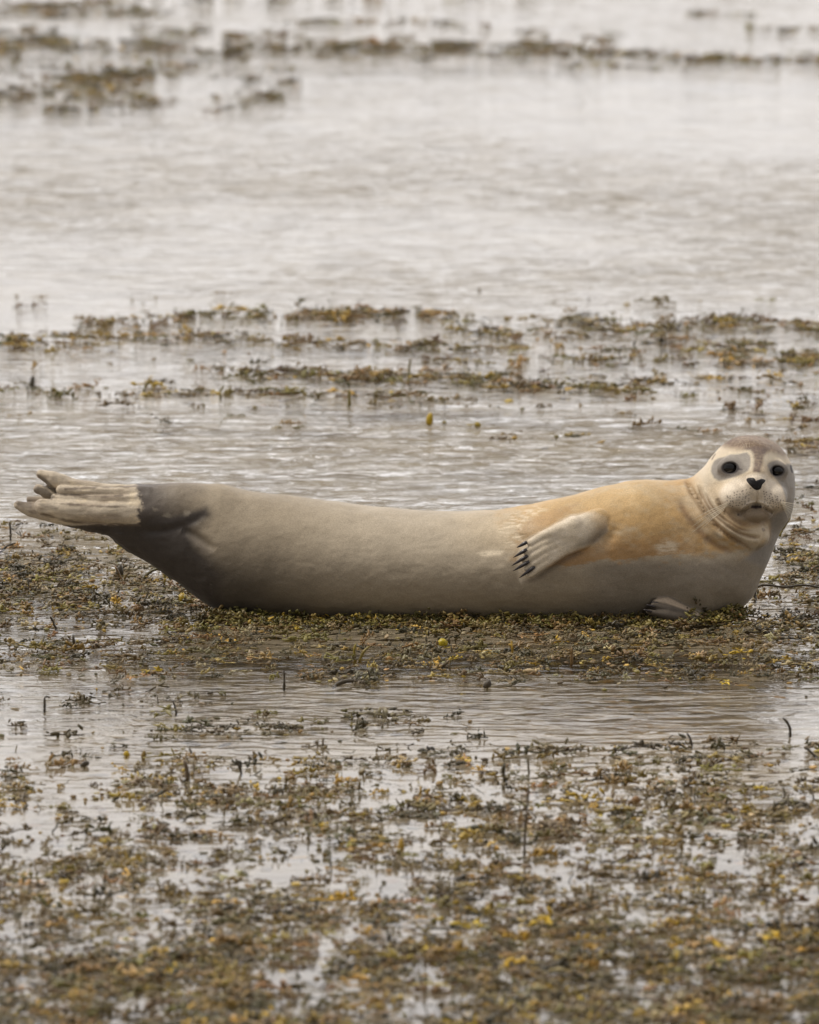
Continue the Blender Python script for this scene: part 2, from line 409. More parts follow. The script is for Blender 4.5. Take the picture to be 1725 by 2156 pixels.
def surface_nets(lo, hi, h):
    n = [int(math.ceil((hi[i] - lo[i]) / h)) + 1 for i in range(3)]
    ax = [lo[i] + h * np.arange(n[i]) for i in range(3)]
    G = np.stack(np.meshgrid(*ax, indexing='ij'), -1).reshape(-1, 3)
    F = np.concatenate([field(g, False) for g in np.array_split(G, 12)]).reshape(n)
    s = F < 0
    cnt = np.zeros([k - 1 for k in n], np.int8)
    offs = [(i, j, k) for i in (0, 1) for j in (0, 1) for k in (0, 1)]
    def sub(A, o): return A[o[0]:A.shape[0] - 1 + o[0], o[1]:A.shape[1] - 1 + o[1], o[2]:A.shape[2] - 1 + o[2]]
    for o in offs: cnt += sub(s, o).astype(np.int8)
    act = (cnt > 0) & (cnt < 8)
    idx = -np.ones(act.shape, int); idx[act] = np.arange(act.sum())
    cell = np.argwhere(act)
    pos = np.zeros((len(cell), 3)); w = np.zeros(len(cell))
    for a in offs:
        for dim in range(3):
            if a[dim]: continue
            b = list(a); b[dim] = 1
            fa = sub(F, a)[act]; fb = sub(F, b)[act]
            m = (fa < 0) != (fb < 0)
            t = fa[m] / (fa[m] - fb[m]); p = np.tile(np.array(a, float), (m.sum(), 1)); p[:, dim] += t
            pos[m] += p; w[m] += 1
    V = np.array(lo) + h * (cell + pos / w[:, None])
    Q = []
    for dim in range(3):
        o1, o2 = [(1, 2), (2, 0), (0, 1)][dim]
        sl0 = [slice(None)] * 3; sl1 = [slice(None)] * 3
        sl0[dim] = slice(0, -1); sl1[dim] = slice(1, None)
        a = s[tuple(sl0)]; b = s[tuple(sl1)]
        c = np.argwhere(a != b); ins = a[tuple(c.T)]
        ok = (c[:, o1] > 0) & (c[:, o2] > 0) & (c[:, o1] < n[o1] - 1) & (c[:, o2] < n[o2] - 1); c = c[ok]; ins = ins[ok]
        def at(d1, d2):
            k = c.copy(); k[:, o1] -= d1; k[:, o2] -= d2; return idx[tuple(k.T)]
        q = np.stack([at(0, 0), at(1, 0), at(1, 1), at(0, 1)], 1)
        q[~ins] = q[~ins][:, ::-1]
        Q.append(q)
    return V, np.concatenate(Q)

def subdivide(V, Q):
    n = len(V)
    E = np.concatenate([Q[:, [i, (i + 1) % 4]] for i in range(4)]); E.sort(axis=1)
    key = E[:, 0].astype(np.int64) * n + E[:, 1]
    u, inv = np.unique(key, return_inverse=True)
    em = (V[u // n] + V[u % n]) / 2; fc = V[Q].mean(1)
    e = inv.reshape(4, len(Q)).T + n; f = np.arange(len(Q)) + n + len(u)
    W = np.concatenate([V, em, fc])
    R = np.concatenate([np.stack([Q[:, i], e[:, i], f, e[:, (i + 3) % 4]], 1) for i in range(4)])
    return W, R

def project(V, it, fine=True):
    for _ in range(it):
        parts = []
        for v in np.array_split(V, 8):
            f0 = field(v, fine); e = .8
            g = np.stack([field(v + e * np.eye(3)[i], fine) - f0 for i in range(3)], 1) / e
            g2 = (g ** 2).sum(1) + 1e-6
            st = f0 / np.maximum(g2, .3)
            st = np.clip(st, -3, 3)
            parts.append(v - st[:, None] * g)
        V = np.concatenate(parts)
    return V

def to_world(P):
    return np.stack([(P[:, 0] - 862.5) * U, -P[:, 2] * U, P[:, 1] * U], 1)

# ---- build
for ex, ey in ((1533.5, 987), (1632.5, 993)):
    pass
_e = front([1533.5, 1632.5], [987, 993]); EYE_D[1533.5] = float(_e[0]); EYE_D[1632.5] = float(_e[1])
V, Q = surface_nets((10, -40, -165), (1700, 420, 190), 6.0)
V = project(V, 2, False)
V, Q = subdivide(V, Q); V = project(V, 2)
V, Q = subdivide(V, Q); V = project(V, 3)

def inpoly(x, y, pts):
    r = np.zeros(len(x), bool); j = len(pts) - 1
    for i in range(len(pts)):
        xi, yi = pts[i]; xj, yj = pts[j]
        c = ((yi > y) != (yj > y)) & (x < (xj - xi) * (y - yi) / (yj - yi + 1e-9) + xi); r ^= c; j = i
    return r
def soft(x, y, pts, w):
    """soft mask of a closed outline"""
    d, _ = polyd(x, y, list(pts) + [pts[0]]); s = np.where(inpoly(x, y, pts), d, -d); return sstep(-w, w, s)

def paint(V):
    X, Z, D = V[:, 0], V[:, 1], V[:, 2]; Y = 1300 - Z * CS + D * SN
    n = len(V); col = np.zeros((n, 3)); wet = np.zeros(n)
    nA = fbm(X / 60, Z / 40, D / 60, 4) - .5; nB = fbm(X / 14, Z / 9, D / 14, 3) - .5; nC = fbm(X / 4, Z / 3, D / 4, 2) - .5
    def lay(c, m):
        nonlocal col
        m = np.clip(m, 0, 1)[:, None]; col = col * (1 - m) + np.array(c)[None] * m
    GREY = (.315, .258, .182); TAN = (.45, .285, .12); CREAM = (.64, .55, .43); COOL = (.265, .222, .168)
    lay(GREY, np.ones(n))
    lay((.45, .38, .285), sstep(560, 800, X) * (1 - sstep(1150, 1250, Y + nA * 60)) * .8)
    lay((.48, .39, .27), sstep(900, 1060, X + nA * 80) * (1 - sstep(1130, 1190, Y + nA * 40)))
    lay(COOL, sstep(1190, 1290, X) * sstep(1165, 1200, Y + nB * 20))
    # tan coat over shoulder and neck
    up = 1 - sstep(-26, 20, Y - (1178 - (X - 1240) * .085 + nB * 60 + nA * 60))
    tan = up * sstep(1030, 1150, X + nB * 50 + nA * 70 + (Y - 1120) * -.4)
    tan = np.maximum(tan, coat_edge(X, Y, D) * .9)
    lay(TAN, tan * np.clip(.86 + nB * .9 + nA * 1.4, 0, 1))
    lay((.60, .44, .23), tan * sstep(1110, 1050, Y + nB * 20) * .4 * (1 - sstep(1350, 1450, X)))  # painted highlight along the top of the tan coat
    lay((.36, .20, .08), tan * sstep(1110, 1170, Y + nB * 40 + nA * 30) * .7 * (1 - sstep(1420, 1500, X)))
    lay((.62, .52, .38), coat_edge(X, Y, D) * (1 - sstep(1085, 1150, X)) * .6 * (nB > -.05))
    stk = fbm(X / 15, Y / 2.6, 4.0, 3) - .5
    lay((.74, .63, .46), soft(X, Y, [(1050, 1118), (1075, 1084), (1130, 1066), (1150, 1074), (1110, 1096), (1092, 1122), (1096, 1150), (1060, 1150)], 10) * sstep(-.04, .16, stk + nA * .3) * .6 * (D > 0))
    lay((.36, .22, .10), soft(X, Y, [(1086, 1120), (1110, 1096), (1170, 1070), (1215, 1062), (1190, 1088), (1150, 1110), (1112, 1136)], 8) * .45 * (D > 0))  # tan shadow above the flipper's upper edge, painted into the coat
    # pale cast-off patches of fur along the flank
    pf = soft(X, Y, [(1002, 1166), (1030, 1158), (1060, 1160), (1052, 1170), (1020, 1174)], 4) + soft(X, Y, [(1375, 1150), (1400, 1136), (1425, 1146), (1420, 1162), (1385, 1168)], 8) * .7
    lay((.74, .63, .47), pf * np.clip(.8 + stk * 2.5, 0, 1) * (D > 0))
    # hindquarters: charcoal round the ankles, wet below, with some of the shade there painted in too
    hq = sstep(0, 1, 1 - (X - 300 + nA * 60) / 165) * (X > 200)
    lay((.10, .083, .07), hq)
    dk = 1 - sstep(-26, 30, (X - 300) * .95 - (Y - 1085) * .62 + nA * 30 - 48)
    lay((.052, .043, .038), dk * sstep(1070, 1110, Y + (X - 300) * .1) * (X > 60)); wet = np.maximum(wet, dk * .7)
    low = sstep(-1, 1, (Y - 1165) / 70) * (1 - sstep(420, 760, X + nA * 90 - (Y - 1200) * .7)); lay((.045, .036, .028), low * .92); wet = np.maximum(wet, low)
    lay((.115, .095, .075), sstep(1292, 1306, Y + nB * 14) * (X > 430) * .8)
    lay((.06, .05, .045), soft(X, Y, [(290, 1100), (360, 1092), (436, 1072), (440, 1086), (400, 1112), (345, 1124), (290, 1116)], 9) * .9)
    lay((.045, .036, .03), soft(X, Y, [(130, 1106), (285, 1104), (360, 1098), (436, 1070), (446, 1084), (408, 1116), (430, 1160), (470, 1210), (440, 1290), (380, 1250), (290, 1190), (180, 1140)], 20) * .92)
    lay((.24, .20, .155), soft(X, Y, [(398, 1130), (420, 1132), (452, 1160), (440, 1176), (412, 1156)], 9) * .5)
    for a in [(330, 1074, 6), (355, 1086, 8), (397, 1080, 8)]:
        lay((.30, .26, .20), (1 - sstep(a[2] * .2, a[2] * 1.4, np.hypot(X - a[0], (Y - a[1]) * 1.3) + nC * 9 + nB * 14)) * .55 * (D > 0))
    # near hind flipper, cream down to a ragged line at the ankle
    hfm = (1 - sstep(292, 303, X + nB * 22 + nC * 8 + np.abs(Y - 1065) * .15)) * (1 - sstep(-2.5, 2.5, Y - (1104 + (300 - X) * .012 + nB * 8)))
    hfm = np.maximum(hfm, (X < 92) * 1.0)
    lay((.52, .44, .335), hfm)
    ln = fbm(X / 60, Y / 9, D / 14, 3) - .5
    lay((.30, .235, .17), hfm * sstep(-.04, .2, nA * .9 + ln * .5) * .7)
    lay((.64, .53, .37), hfm * sstep(.0, .2, -nB - nA) * .6); lay((.17, .135, .105), hfm * sstep(88, 66, X + nB * 20) * .5)
    LF = [[(77, 997), (86, 1010), (112, 1036), (126, 1041), (118, 1028), (98, 1008)], [(71, 1032), (80, 1024), (100, 1030), (118, 1046), (112, 1054), (92, 1048), (76, 1040)],
          [(34, 1061), (48, 1052), (66, 1056), (70, 1070), (52, 1070)], [(84, 1062), (104, 1062), (128, 1069), (124, 1074), (96, 1069)]]
    for k, q in enumerate(LF): lay((.13, .105, .08), soft(X, Y, q, 2.5) * (.85, .8, .55, .5)[k] * (X < 140))
    for q in (spline([(118, 1060), (160, 1064), (220, 1067), (290, 1068)]), spline([(120, 1041), (170, 1045), (225, 1047), (260, 1044)]), spline([(140, 1031), (190, 1028), (250, 1026), (292, 1024)]), spline([(90, 1082), (150, 1098), (220, 1105), (298, 1108)])):
        dd, tt = polyd(X, Y, q); lay((.12, .09, .065), (1 - sstep(.5, 5.5, dd + nB * 10 + np.abs(nA) * 14)) * .8 * (X < 300))  # groove shade and dark skin painted between the toes
    q, _ = polyd(X, Y, spline([(24, 1056), (40, 1072), (66, 1086), (100, 1096)])); lay((.50, .42, .32), (1 - sstep(3, 7, q)) * .6 * (X < 110))
    # near fore flipper
    fp = [(1107, 1136), (1153, 1112), (1200, 1086), (1250, 1078), (1275, 1090), (1278, 1120), (1250, 1146), (1213, 1158), (1180, 1175), (1153, 1193), (1121, 1216), (1096, 1228), (1088, 1215), (1090, 1160)]
    fm = soft(X, Y, fp, 5) * (D > 90)
    edge = 1 - sstep(0, 42, X - 1222 + nB * 20)
    lay((.60, .51, .385), fm * (.35 + .65 * edge)); lay((.70, .61, .49), fm * edge * sstep(.0, .15, nB) * .6)
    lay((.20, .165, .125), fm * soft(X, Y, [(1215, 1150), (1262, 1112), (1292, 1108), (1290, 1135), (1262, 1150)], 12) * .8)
    lay((.13, .105, .085), soft(X, Y, [(1100, 1226), (1150, 1196), (1182, 1177), (1215, 1160), (1225, 1166), (1180, 1190), (1125, 1226)], 6) * .5 * (D > 60))  # shadow under the flipper's lower edge, painted on
    # far fore flipper
    f2 = soft(X, Y, [(1350, 1285), (1372, 1260), (1405, 1256), (1440, 1272), (1495, 1306), (1440, 1320), (1350, 1300)], 4) * (D > 95)
    lay((.10, .08, .06), f2); lay((.42, .33, .24), f2 * soft(X, Y, [(1372, 1268), (1382, 1258), (1405, 1258), (1450, 1280), (1490, 1303), (1480, 1305), (1440, 1284), (1400, 1270)], 2.5))
    # ---- head
    hd = sstep(1425, 1480, X + (Y - 1000) * .25) * (1 - sstep(1120, 1175, Y + nB * 10)) 
    lay((.60, .50, .365), hd * sstep(1400, 1500, X) * .75 * (1 - sstep(1060, 1130, Y)))
    lay((.66, .57, .44), soft(X, Y, [Z1(430, 330), Z1(560, 300), Z1(700, 360), Z1(850, 380), Z1(830, 420), Z1(640, 440), Z1(500, 470), Z1(440, 600), Z1(480, 700), Z1(400, 760), Z1(330, 640), Z1(330, 450)], 14) * .8 * (D > -30))
    lay((.66, .57, .43), soft(X, Y, [Z2(1080, 400), Z2(1200, 340), Z2(1400, 370), Z2(1560, 520), Z2(1540, 570), Z2(1330, 480), Z2(1180, 520), Z2(1090, 620)], 6) * .85 * (D > 0))
    # brown cap and stripe down the bridge
    cap = soft(X, Y, [Z1(540, 300), Z1(600, 220), Z1(700, 120), Z1(900, 100), Z1(1180, 200), Z1(1300, 420), Z1(1200, 430), Z1(1080, 380), Z1(980, 400), Z1(840, 370), Z1(700, 350), Z1(600, 330)], 10) * (D > -70)
    lay((.15, .095, .06), cap * np.clip(.86 + nA * .5 + nC * .5, 0, 1))
    lay((.16, .115, .095), soft(X, Y, [Z2(760, 300), Z2(860, 350), Z2(880, 480), Z2(880, 620), Z2(900, 710), Z2(1010, 720), Z2(1050, 600), Z2(1080, 450), Z2(1130, 350), Z2(1200, 290), Z2(950, 250)], 4) * np.clip(.82 + nC * .7 + nA * .4, 0, 1) * (D > 0))
    # slate grey round the eyes, pale rim round that
    PA = [Z2(190, 690), Z2(200, 600), Z2(250, 500), Z2(320, 455), Z2(430, 435), Z2(520, 395), Z2(640, 395), Z2(740, 370), Z2(800, 362), Z2(850, 420), Z2(860, 500), Z2(850, 600), Z2(810, 680), Z2(720, 735), Z2(580, 790), Z2(450, 825), Z2(320, 845), Z2(240, 800)]
    PB = [Z2(1145, 580), Z2(1190, 530), Z2(1320, 485), Z2(1400, 515), Z2(1460, 560), Z2(1560, 555), Z2(1800, 600), Z2(1860, 1000), Z2(1860, 1700), Z2(1560, 1700), Z2(1470, 1560), Z2(1490, 1400), Z2(1455, 1150), Z2(1430, 1050), Z2(1380, 920), Z2(1310, 830), Z2(1230, 740), Z2(1170, 660)]
    lay((.66, .57, .43), soft(X, Y, [(1528 + (p[0] - 1528) * 1.16, 986 + (p[1] - 986) * 1.16) for p in PA], 4) * .7 * (D > 20))
    lay((.275, .245, .21), soft(X, Y, PA, 2.6) * (D > 20)); lay((.27, .24, .205), soft(X, Y, PB, 3.0) * (D > -60))
    # muzzle
    MZ = [Z2(330, 1050), Z2(420, 900), Z2(600, 800), Z2(760, 750), Z2(960, 720), Z2(1130, 740), Z2(1290, 850), Z2(1390, 980), Z2(1450, 1150), Z2(1440, 1280), Z2(1200, 1330), Z2(940, 1240), Z2(700, 1330), Z2(420, 1290), Z2(310, 1180)]
    lay((.72, .625, .50), soft(X, Y, MZ, 5) * .9 * (D > 40))
    lay((.20, .15, .105), soft(X, Y, [Z2(500, 1270), Z2(700, 1330), Z2(950, 1250), Z2(1200, 1330), Z2(1300, 1330), Z2(1250, 1480), Z2(1100, 1600), Z2(900, 1620), Z2(700, 1540), Z2(520, 1400)], 8) * .8 * (D > 40))  # shade below the mouth and chin painted as dark brown
    lay((.40, .33, .25), soft(X, Y, [Z2(620, 950), Z2(860, 1000), Z2(880, 1200), Z2(700, 1300), Z2(520, 1250), Z2(540, 1050)], 10) * .45 * (D > 40))
    lay((.40, .33, .25), soft(X, Y, [Z2(1060, 1020), Z2(1200, 1050), Z2(1350, 1200), Z2(1300, 1290), Z2(1060, 1230)], 10) * .45 * (D > 40))
    rs = np.random.default_rng(3)
    for side in (0, 1):                                            # whisker follicles in curved rows
        for r in range(6):
            for k in range(8 - (r == 0) * 2):
                if side == 0: zx = 835 - k * 52 - r * 6; zy = 1000 + r * 52 + k * (14 - r * 1.5) - (k ** 2) * .5
                else: zx = 1080 + k * 46 + r * 6; zy = 1040 + r * 44 + k * (17 - r * 1.5)
                cx, cy = Z2(zx + rs.normal(0, 7), zy + rs.normal(0, 7)); rad = rs.uniform(1.0, 1.7)
                m = (np.abs(X - cx) < 4) & (np.abs(Y - cy) < 4) & (D > 40)
                mm = np.zeros(n); mm[m] = (1 - sstep(rad * .5, rad * 1.3, np.hypot(X[m] - cx, Y[m] - cy))) * .85; lay((.10, .075, .065), mm)
    # mouth
    d, tt = polyd(X, Y, spline([Z2(640, 1440), Z2(720, 1380), Z2(830, 1290), Z2(945, 1265), Z2(1060, 1282), Z2(1150, 1350), Z2(1230, 1420)]))
    lay((.05, .035, .03), (1 - sstep(1.2, 3.0, d + np.abs(tt - .5) * 2.2)) * (D > 40))
    lay((.025, .014, .014), soft(X, Y, [Z2(820, 1285), Z2(940, 1255), Z2(1065, 1285), Z2(1040, 1325), Z2(950, 1335), Z2(860, 1320)], 1.5) * (D > 40))
    lay((.24, .215, .185), soft(X, Y, [Z1(1060, 1050), Z1(1130, 1000), Z1(1220, 960), Z1(1420, 900), Z1(1420, 1400), Z1(1100, 1600), Z1(800, 1500), Z1(880, 1410), Z1(1040, 1310), Z1(1065, 1240)], 9) * (D > -110))
    # throat: pale ridges between folds, one dark fleck
    lay((.56, .48, .36), soft(X, Y, [Z1(700, 1190), Z1(1040, 1140), Z1(1056, 1260), Z1(880, 1390), Z1(640, 1230), Z1(420, 1000), Z1(330, 700), Z1(420, 800), Z1(560, 1050)], 6) * .7 * (D > 20))
    lay((.20, .15, .11), (1 - sstep(2.5, 6, np.hypot((X - Z2(1085, 0)[0]) * 1.2, Y - Z2(0, 1690)[1]) + nC * 4)) * .7 * (D > 20))
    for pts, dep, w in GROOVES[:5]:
        d, tt = polyd(X, Y, pts); lay((.22, .13, .065), np.exp(-(d / (w * .8)) ** 2) * .7 * np.clip(np.minimum(tt, 1 - tt) * 8, 0, 1) * (D > 0))  # crease shade painted along the throat and neck folds
    # ear slits, dark rims of the eyes
    d, _ = polyd(X, Y, [Z2(215, 470), Z2(250, 410), Z2(270, 385)]); lay((.20, .15, .11), (1 - sstep(.8, 2.2, d)) * .8 * (D > 0))
    d, _ = polyd(X, Y, [Z2(1572, 590), Z2(1580, 650), Z2(1596, 690)]); lay((.04, .03, .03), (1 - sstep(1.2, 3, d)) * (D > -60))
    for ex, ey, rx, rz_ in ((1533.5, 987, 17.5, 12.6), (1632.5, 993, 15, 11)):
        q = np.hypot((X - ex) / rx, (Y - ey) / rz_); lay((.055, .047, .045), (1 - sstep(.95, 1.2, q)) * (D > 10))
        lay((.13, .115, .11), (sstep(1.0, 1.1, q) * (1 - sstep(1.2, 1.8, q))) * .35 * (D > 10))
    for q in (spline([Z2(560, 600), Z2(630, 640), Z2(715, 660)]), spline([Z2(1280, 640), Z2(1225, 670), Z2(1190, 660)])):
        d, tt = polyd(X, Y, q); lay((.04, .033, .032), (1 - sstep(2.5, 5.5, d + tt * 3.5)) * (D > 20))
    return np.clip(col, .004, 1), np.clip(wet, 0, 1)

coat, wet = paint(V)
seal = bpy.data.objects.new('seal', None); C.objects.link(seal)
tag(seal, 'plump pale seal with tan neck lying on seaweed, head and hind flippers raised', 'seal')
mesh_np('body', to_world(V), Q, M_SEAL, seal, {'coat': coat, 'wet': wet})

def tube(pts, radii, sides=6):
    """tapered tube through world points -> V, F"""
    pts = np.array(pts, float); V = []; F = []
    for i, p in enumerate(pts):
        t = pts[min(i + 1, len(pts) - 1)] - pts[max(i - 1, 0)]; t /= np.linalg.norm(t) + 1e-9
        a = np.cross(t, (0.1, .2, 1)); a /= np.linalg.norm(a) + 1e-9; b = np.cross(t, a)
        for s in range(sides):
            an = 2 * math.pi * s / sides; V.append(p + radii[i] * (math.cos(an) * a + math.sin(an) * b))
    for i in range(len(pts) - 1):
        for s in range(sides):
            F.append((i * sides + s, i * sides + (s + 1) % sides, (i + 1) * sides + (s + 1) % sides, (i + 1) * sides + s))
    V.append(pts[0]); V.append(pts[-1]); n0 = len(V) - 2; T = []
    for s in range(sides):
        T.append((n0, (s + 1) % sides, s)); b = (len(pts) - 1) * sides; T.append((n0 + 1, b + s, b + (s + 1) % sides))
    return np.array(V), [np.array(F), np.array(T)]
def W1(px, py, d): return to_world(P3(px, py, d)[None])[0]

# eyes
def uvsphere(nu=28, nv=18):
    V = [(0, 0, 1)]; F = []; T = []
    for i in range(1, nv):
        for j in range(nu):
            th = math.pi * i / nv; ph = 2 * math.pi * j / nu; V.append((math.sin(th) * math.cos(ph), math.sin(th) * math.sin(ph), math.cos(th)))
    V.append((0, 0, -1))
    for j in range(nu):
        T.append((0, 1 + j, 1 + (j + 1) % nu)); b = 1 + (nv - 2) * nu; T.append((len(V) - 1, b + (j + 1) % nu, b + j))
    for i in range(nv - 2):
        for j in range(nu):
            a = 1 + i * nu; F.append((a + j, a + nu + j, a + nu + (j + 1) % nu, a + (j + 1) % nu))
    return np.array(V, float), [np.array(F), np.array(T)]
sv_, sf_ = uvsphere()
for ex, ey, rx, rz_ in ((1533.5, 987, 18.5, 13.4), (1632.5, 993, 16, 11.8)):
    c = W1(ex, ey, EYE_D[ex] - 7.8)
    mesh_np('eye', sv_ * np.array([rx, 11, rz_]) * U + c, sf_, M_EYE, seal)

# nose: a heart shaped pad that follows the muzzle
def nose():
    out = spline([Z2(940, 850), Z2(900, 800), Z2(820, 795), Z2(770, 825), Z2(790, 880), Z2(850, 950), Z2(900, 1000), Z2(965, 1022), Z2(1030, 990), Z2(1060, 920), Z2(1110, 870), Z2(1115, 835), Z2(1050, 815), Z2(985, 835), Z2(940, 850)], 5)[:-1]
    cx, cy = Z2(950, 900); n = len(out); rings = [1.0, .9, .7, .45, .2]; P = []; lift = [-2.5, 1.8, 2.8, 3.2, 3.4]
    for r in rings: P += [(cx + (p[0] - cx) * r, cy + (p[1] - cy) * r) for p in out]
    P.append((cx, cy)); P = np.array(P)
    # nostrils sink as two dark commas
    d = front(P[:, 0], P[:, 1]); lf = np.repeat(lift, n); lf = np.append(lf, 2.6)
    for q in (spline([Z2(820, 850), Z2(870, 900), Z2(905, 960)], 3), spline([Z2(1075, 865), Z2(1035, 905), Z2(1005, 960)], 3)):
        dd, _ = polyd(P[:, 0], P[:, 1], q); lf = lf - 2.6 * np.exp(-(dd / 2.2) ** 2)
    V = np.stack([P[:, 0], ((1300 - P[:, 1]) + (d + lf) * SN) / CS, d + lf], 1)
    F = []
    for k in range(len(rings) - 1):
        for i in range(n): F.append((k * n + i, k * n + (i + 1) % n, (k + 1) * n + (i + 1) % n, (k + 1) * n + i))
    T = [((len(rings) - 1) * n + i, (len(rings) - 1) * n + (i + 1) % n, len(P) - 1) for i in range(n)]
    mesh_np('nose', to_world(V), [np.array(F), np.array(T)], M_NOSE, seal)
nose()

# claws
def claw(a, b, da, db, r=4.0):
    ts = np.linspace(0, 1, 6)
    pts = [W1(a[0] + (b[0] - a[0]) * t, a[1] + (b[1] - a[1]) * t, da + (db - da) * t + 3 * math.sin(t * 3.1)) for t in ts]
    rad = [r * U * k for k in (.8, 1.0, .95, .75, .5, .12)]
    v, f = tube(pts, rad, 8); mesh_np('claw', v, f, M_CLAW, seal)
def ZF(zx, zy): return (1007 + zx * .22845, 1033.3 + zy * .22845)
for a, b in (((442, 478), (348, 530)), ((440, 545), (316, 620)), ((448, 602), (302, 695)), ((462, 655), (312, 744)), ((512, 703), (372, 806))):
    a, b = ZF(*a), ZF(*b); da = float(front(a[0], a[1])[0]); claw(a, b, da + .5, da - 5)
for a, b in (((1383, 1270), (1366, 1268)), ((1376, 1278), (1356, 1273)), ((1368, 1288), (1350, 1283))):
    da = float(front(a[0], a[1])[0]); claw(a, b, da, da + 3, 2.6)

# whiskers
def whisker(a, c, b, lift=14, r=.8):
    da = float(front(a[0], a[1])[0]); n = 10; pts = []; rad = []
    for i in range(n):
        t = i / (n - 1); x = (1 - t) ** 2 * a[0] + 2 * t * (1 - t) * c[0] + t * t * b[0]; y = (1 - t) ** 2 * a[1] + 2 * t * (1 - t) * c[1] + t * t * b[1]
        pts.append(W1(x, y, da - 1 + lift * math.sin(t * 2.0))); rad.append(r * U * (1 - .75 * t))
    v, f = tube(pts, rad, 5); mesh_np('whisker', v, f, M_WHISK, seal)
for k in range(9):                                                  # viewer's right, sweeping down past the cheek
    a = Z1(1150 + k * 7, 905 + k * 9); b = Z1(1262 + (8 - k) * 13, 1085 - (8 - k) * 17 + (k % 3) * 14); whisker(a, ((a[0] + b[0]) / 2 + 4, (a[1] + b[1]) / 2 - 4), b)
for k in range(7):
    a = Z1(640 - k * 9, 905 + k * 15); b = Z1(250 + (k % 3) * 40, 1090 + k * 22); whisker(a, ((a[0] + b[0]) / 2, (a[1] + b[1]) / 2 - 5), b, 30)
for k in range(3):
    a = Z1(800 + k * 25, 340); b = Z1(770 + k * 40, 270 + k * 8); whisker(a, ((a[0] + b[0]) / 2, (a[1] + b[1]) / 2 - 2), b, 6, .3)

# ------------------------------------------------------------------ seaweed
TINTS = {'olive': (.17, .135, .032), 'brown': (.16, .095, .034), 'rust': (.22, .12, .045), 'ochre': (.36, .225, .035), 'yellow': (.50, .33, .015),
         'dark': (.05, .038, .022), 'grey': (.15, .125, .085), 'pale': (.30, .235, .13)}
def blob_template(nu=8, nv=5, rag=.12, seed=0):
    r = np.random.default_rng(seed); v, f = uvsphere(nu, nv); v = v * (1 + r.normal(0, rag, (len(v), 1))); return v, f
def quads_to(f): return f
def frond_template(seed, length=1.0, w=.045):
    """one curling ribbon that forks once, with a swollen tip"""
    r = np.random.default_rng(seed); V = []; F = []; T = []
    def rib(p, ang, n, seg, w0, w1, curl):
        q = np.array(p, float); ids = []
        z = q[2]
        for i in range(n):
            ww = w0 + (w1 - w0) * i / (n - 1); nx, ny = -math.sin(ang), math.cos(ang)
            ids.append((len(V), len(V) + 1, len(V) + 2)); th = ww * .35
            V.append((q[0] + nx * ww, q[1] + ny * ww, q[2])); V.append((q[0], q[1], q[2] + th)); V.append((q[0] - nx * ww, q[1] - ny * ww, q[2]))
            q = q + np.array([math.cos(ang) * seg, math.sin(ang) * seg, r.normal(0, .02)]); ang += curl + r.normal(0, .12)
        for a, b in zip(ids[:-1], ids[1:]):
            F.append((a[0], a[1], b[1], b[0])); F.append((a[1], a[2], b[2], b[1])); F.append((a[2], a[0], b[0], b[2]))
        return q, ang
    q, a = rib((0, 0, 0), 0, 5, .16 * length, w * .5, w, r.normal(0, .15))
    rib(q, a + .45, 4, .14 * length, w, w * 1.5, .1); rib(q, a - .45, 4, .13 * length, w, w * .5, -.1)
    return np.array(V), [np.array(F), np.zeros((0, 3), int)]
def sprig_template(seed, nb=9):
    """a curling strand that lies flat, set with small crinkled bladders and leaves (unit length)"""
    r = np.random.default_rng(seed); V = []; Q4 = []; T3 = []; o = 0
    ang = 0; q = np.array([-.5, 0, .02]); path = [q.copy()]
    for i in range(7):
        ang += r.normal(0, .38); q = q + np.array([math.cos(ang) / 7, math.sin(ang) / 7, r.normal(0, .022)]); q[2] = abs(q[2]); path.append(q.copy())
    v, f = tube(path, [.018] * 8, 4); V.append(v); Q4.append(f[0] + o); T3.append(f[1] + o); o += len(v)
    for k in range(nb):
        t = r.uniform(0, 7); i = min(int(t), 6); c = path[i] + (path[i + 1] - path[i]) * (t - i) + np.array([r.normal(0, .09), r.normal(0, .09), abs(r.normal(.03, .05))])
        v, f = uvsphere(6, 4); v = v * (1 + r.normal(0, .16, (len(v), 1))) * np.array([r.uniform(.06, .13), r.uniform(.035, .07), r.uniform(.012, .05)])
        th, ph = r.uniform(0, 3.14), r.normal(0, .6); v = v @ np.array([[math.cos(ph), 0, math.sin(ph)], [0, 1, 0], [-math.sin(ph), 0, math.cos(ph)]]) @ np.array([[math.cos(th), math.sin(th), 0], [-math.sin(th), math.cos(th), 0], [0, 0, 1]])
        V.append(v + c); Q4.append(f[0] + o); T3.append(f[1] + o); o += len(v)
    return np.concatenate(V), [np.concatenate(Q4), np.concatenate(T3)]
def twig_template(seed, n=6, bend=.5):
    r = np.random.default_rng(seed); p = [np.zeros(3)]; d = np.array([0, 0, 1.0])
    for i in range(n - 1):
        d = d + np.array([r.normal(0, bend * .35), r.normal(0, bend * .35), 0]); d /= np.linalg.norm(d); p.append(p[-1] + d / (n - 1))
    rad = [.05, .055, .05, .06, .05, .025][:n]
    return tube(p, rad, 5)

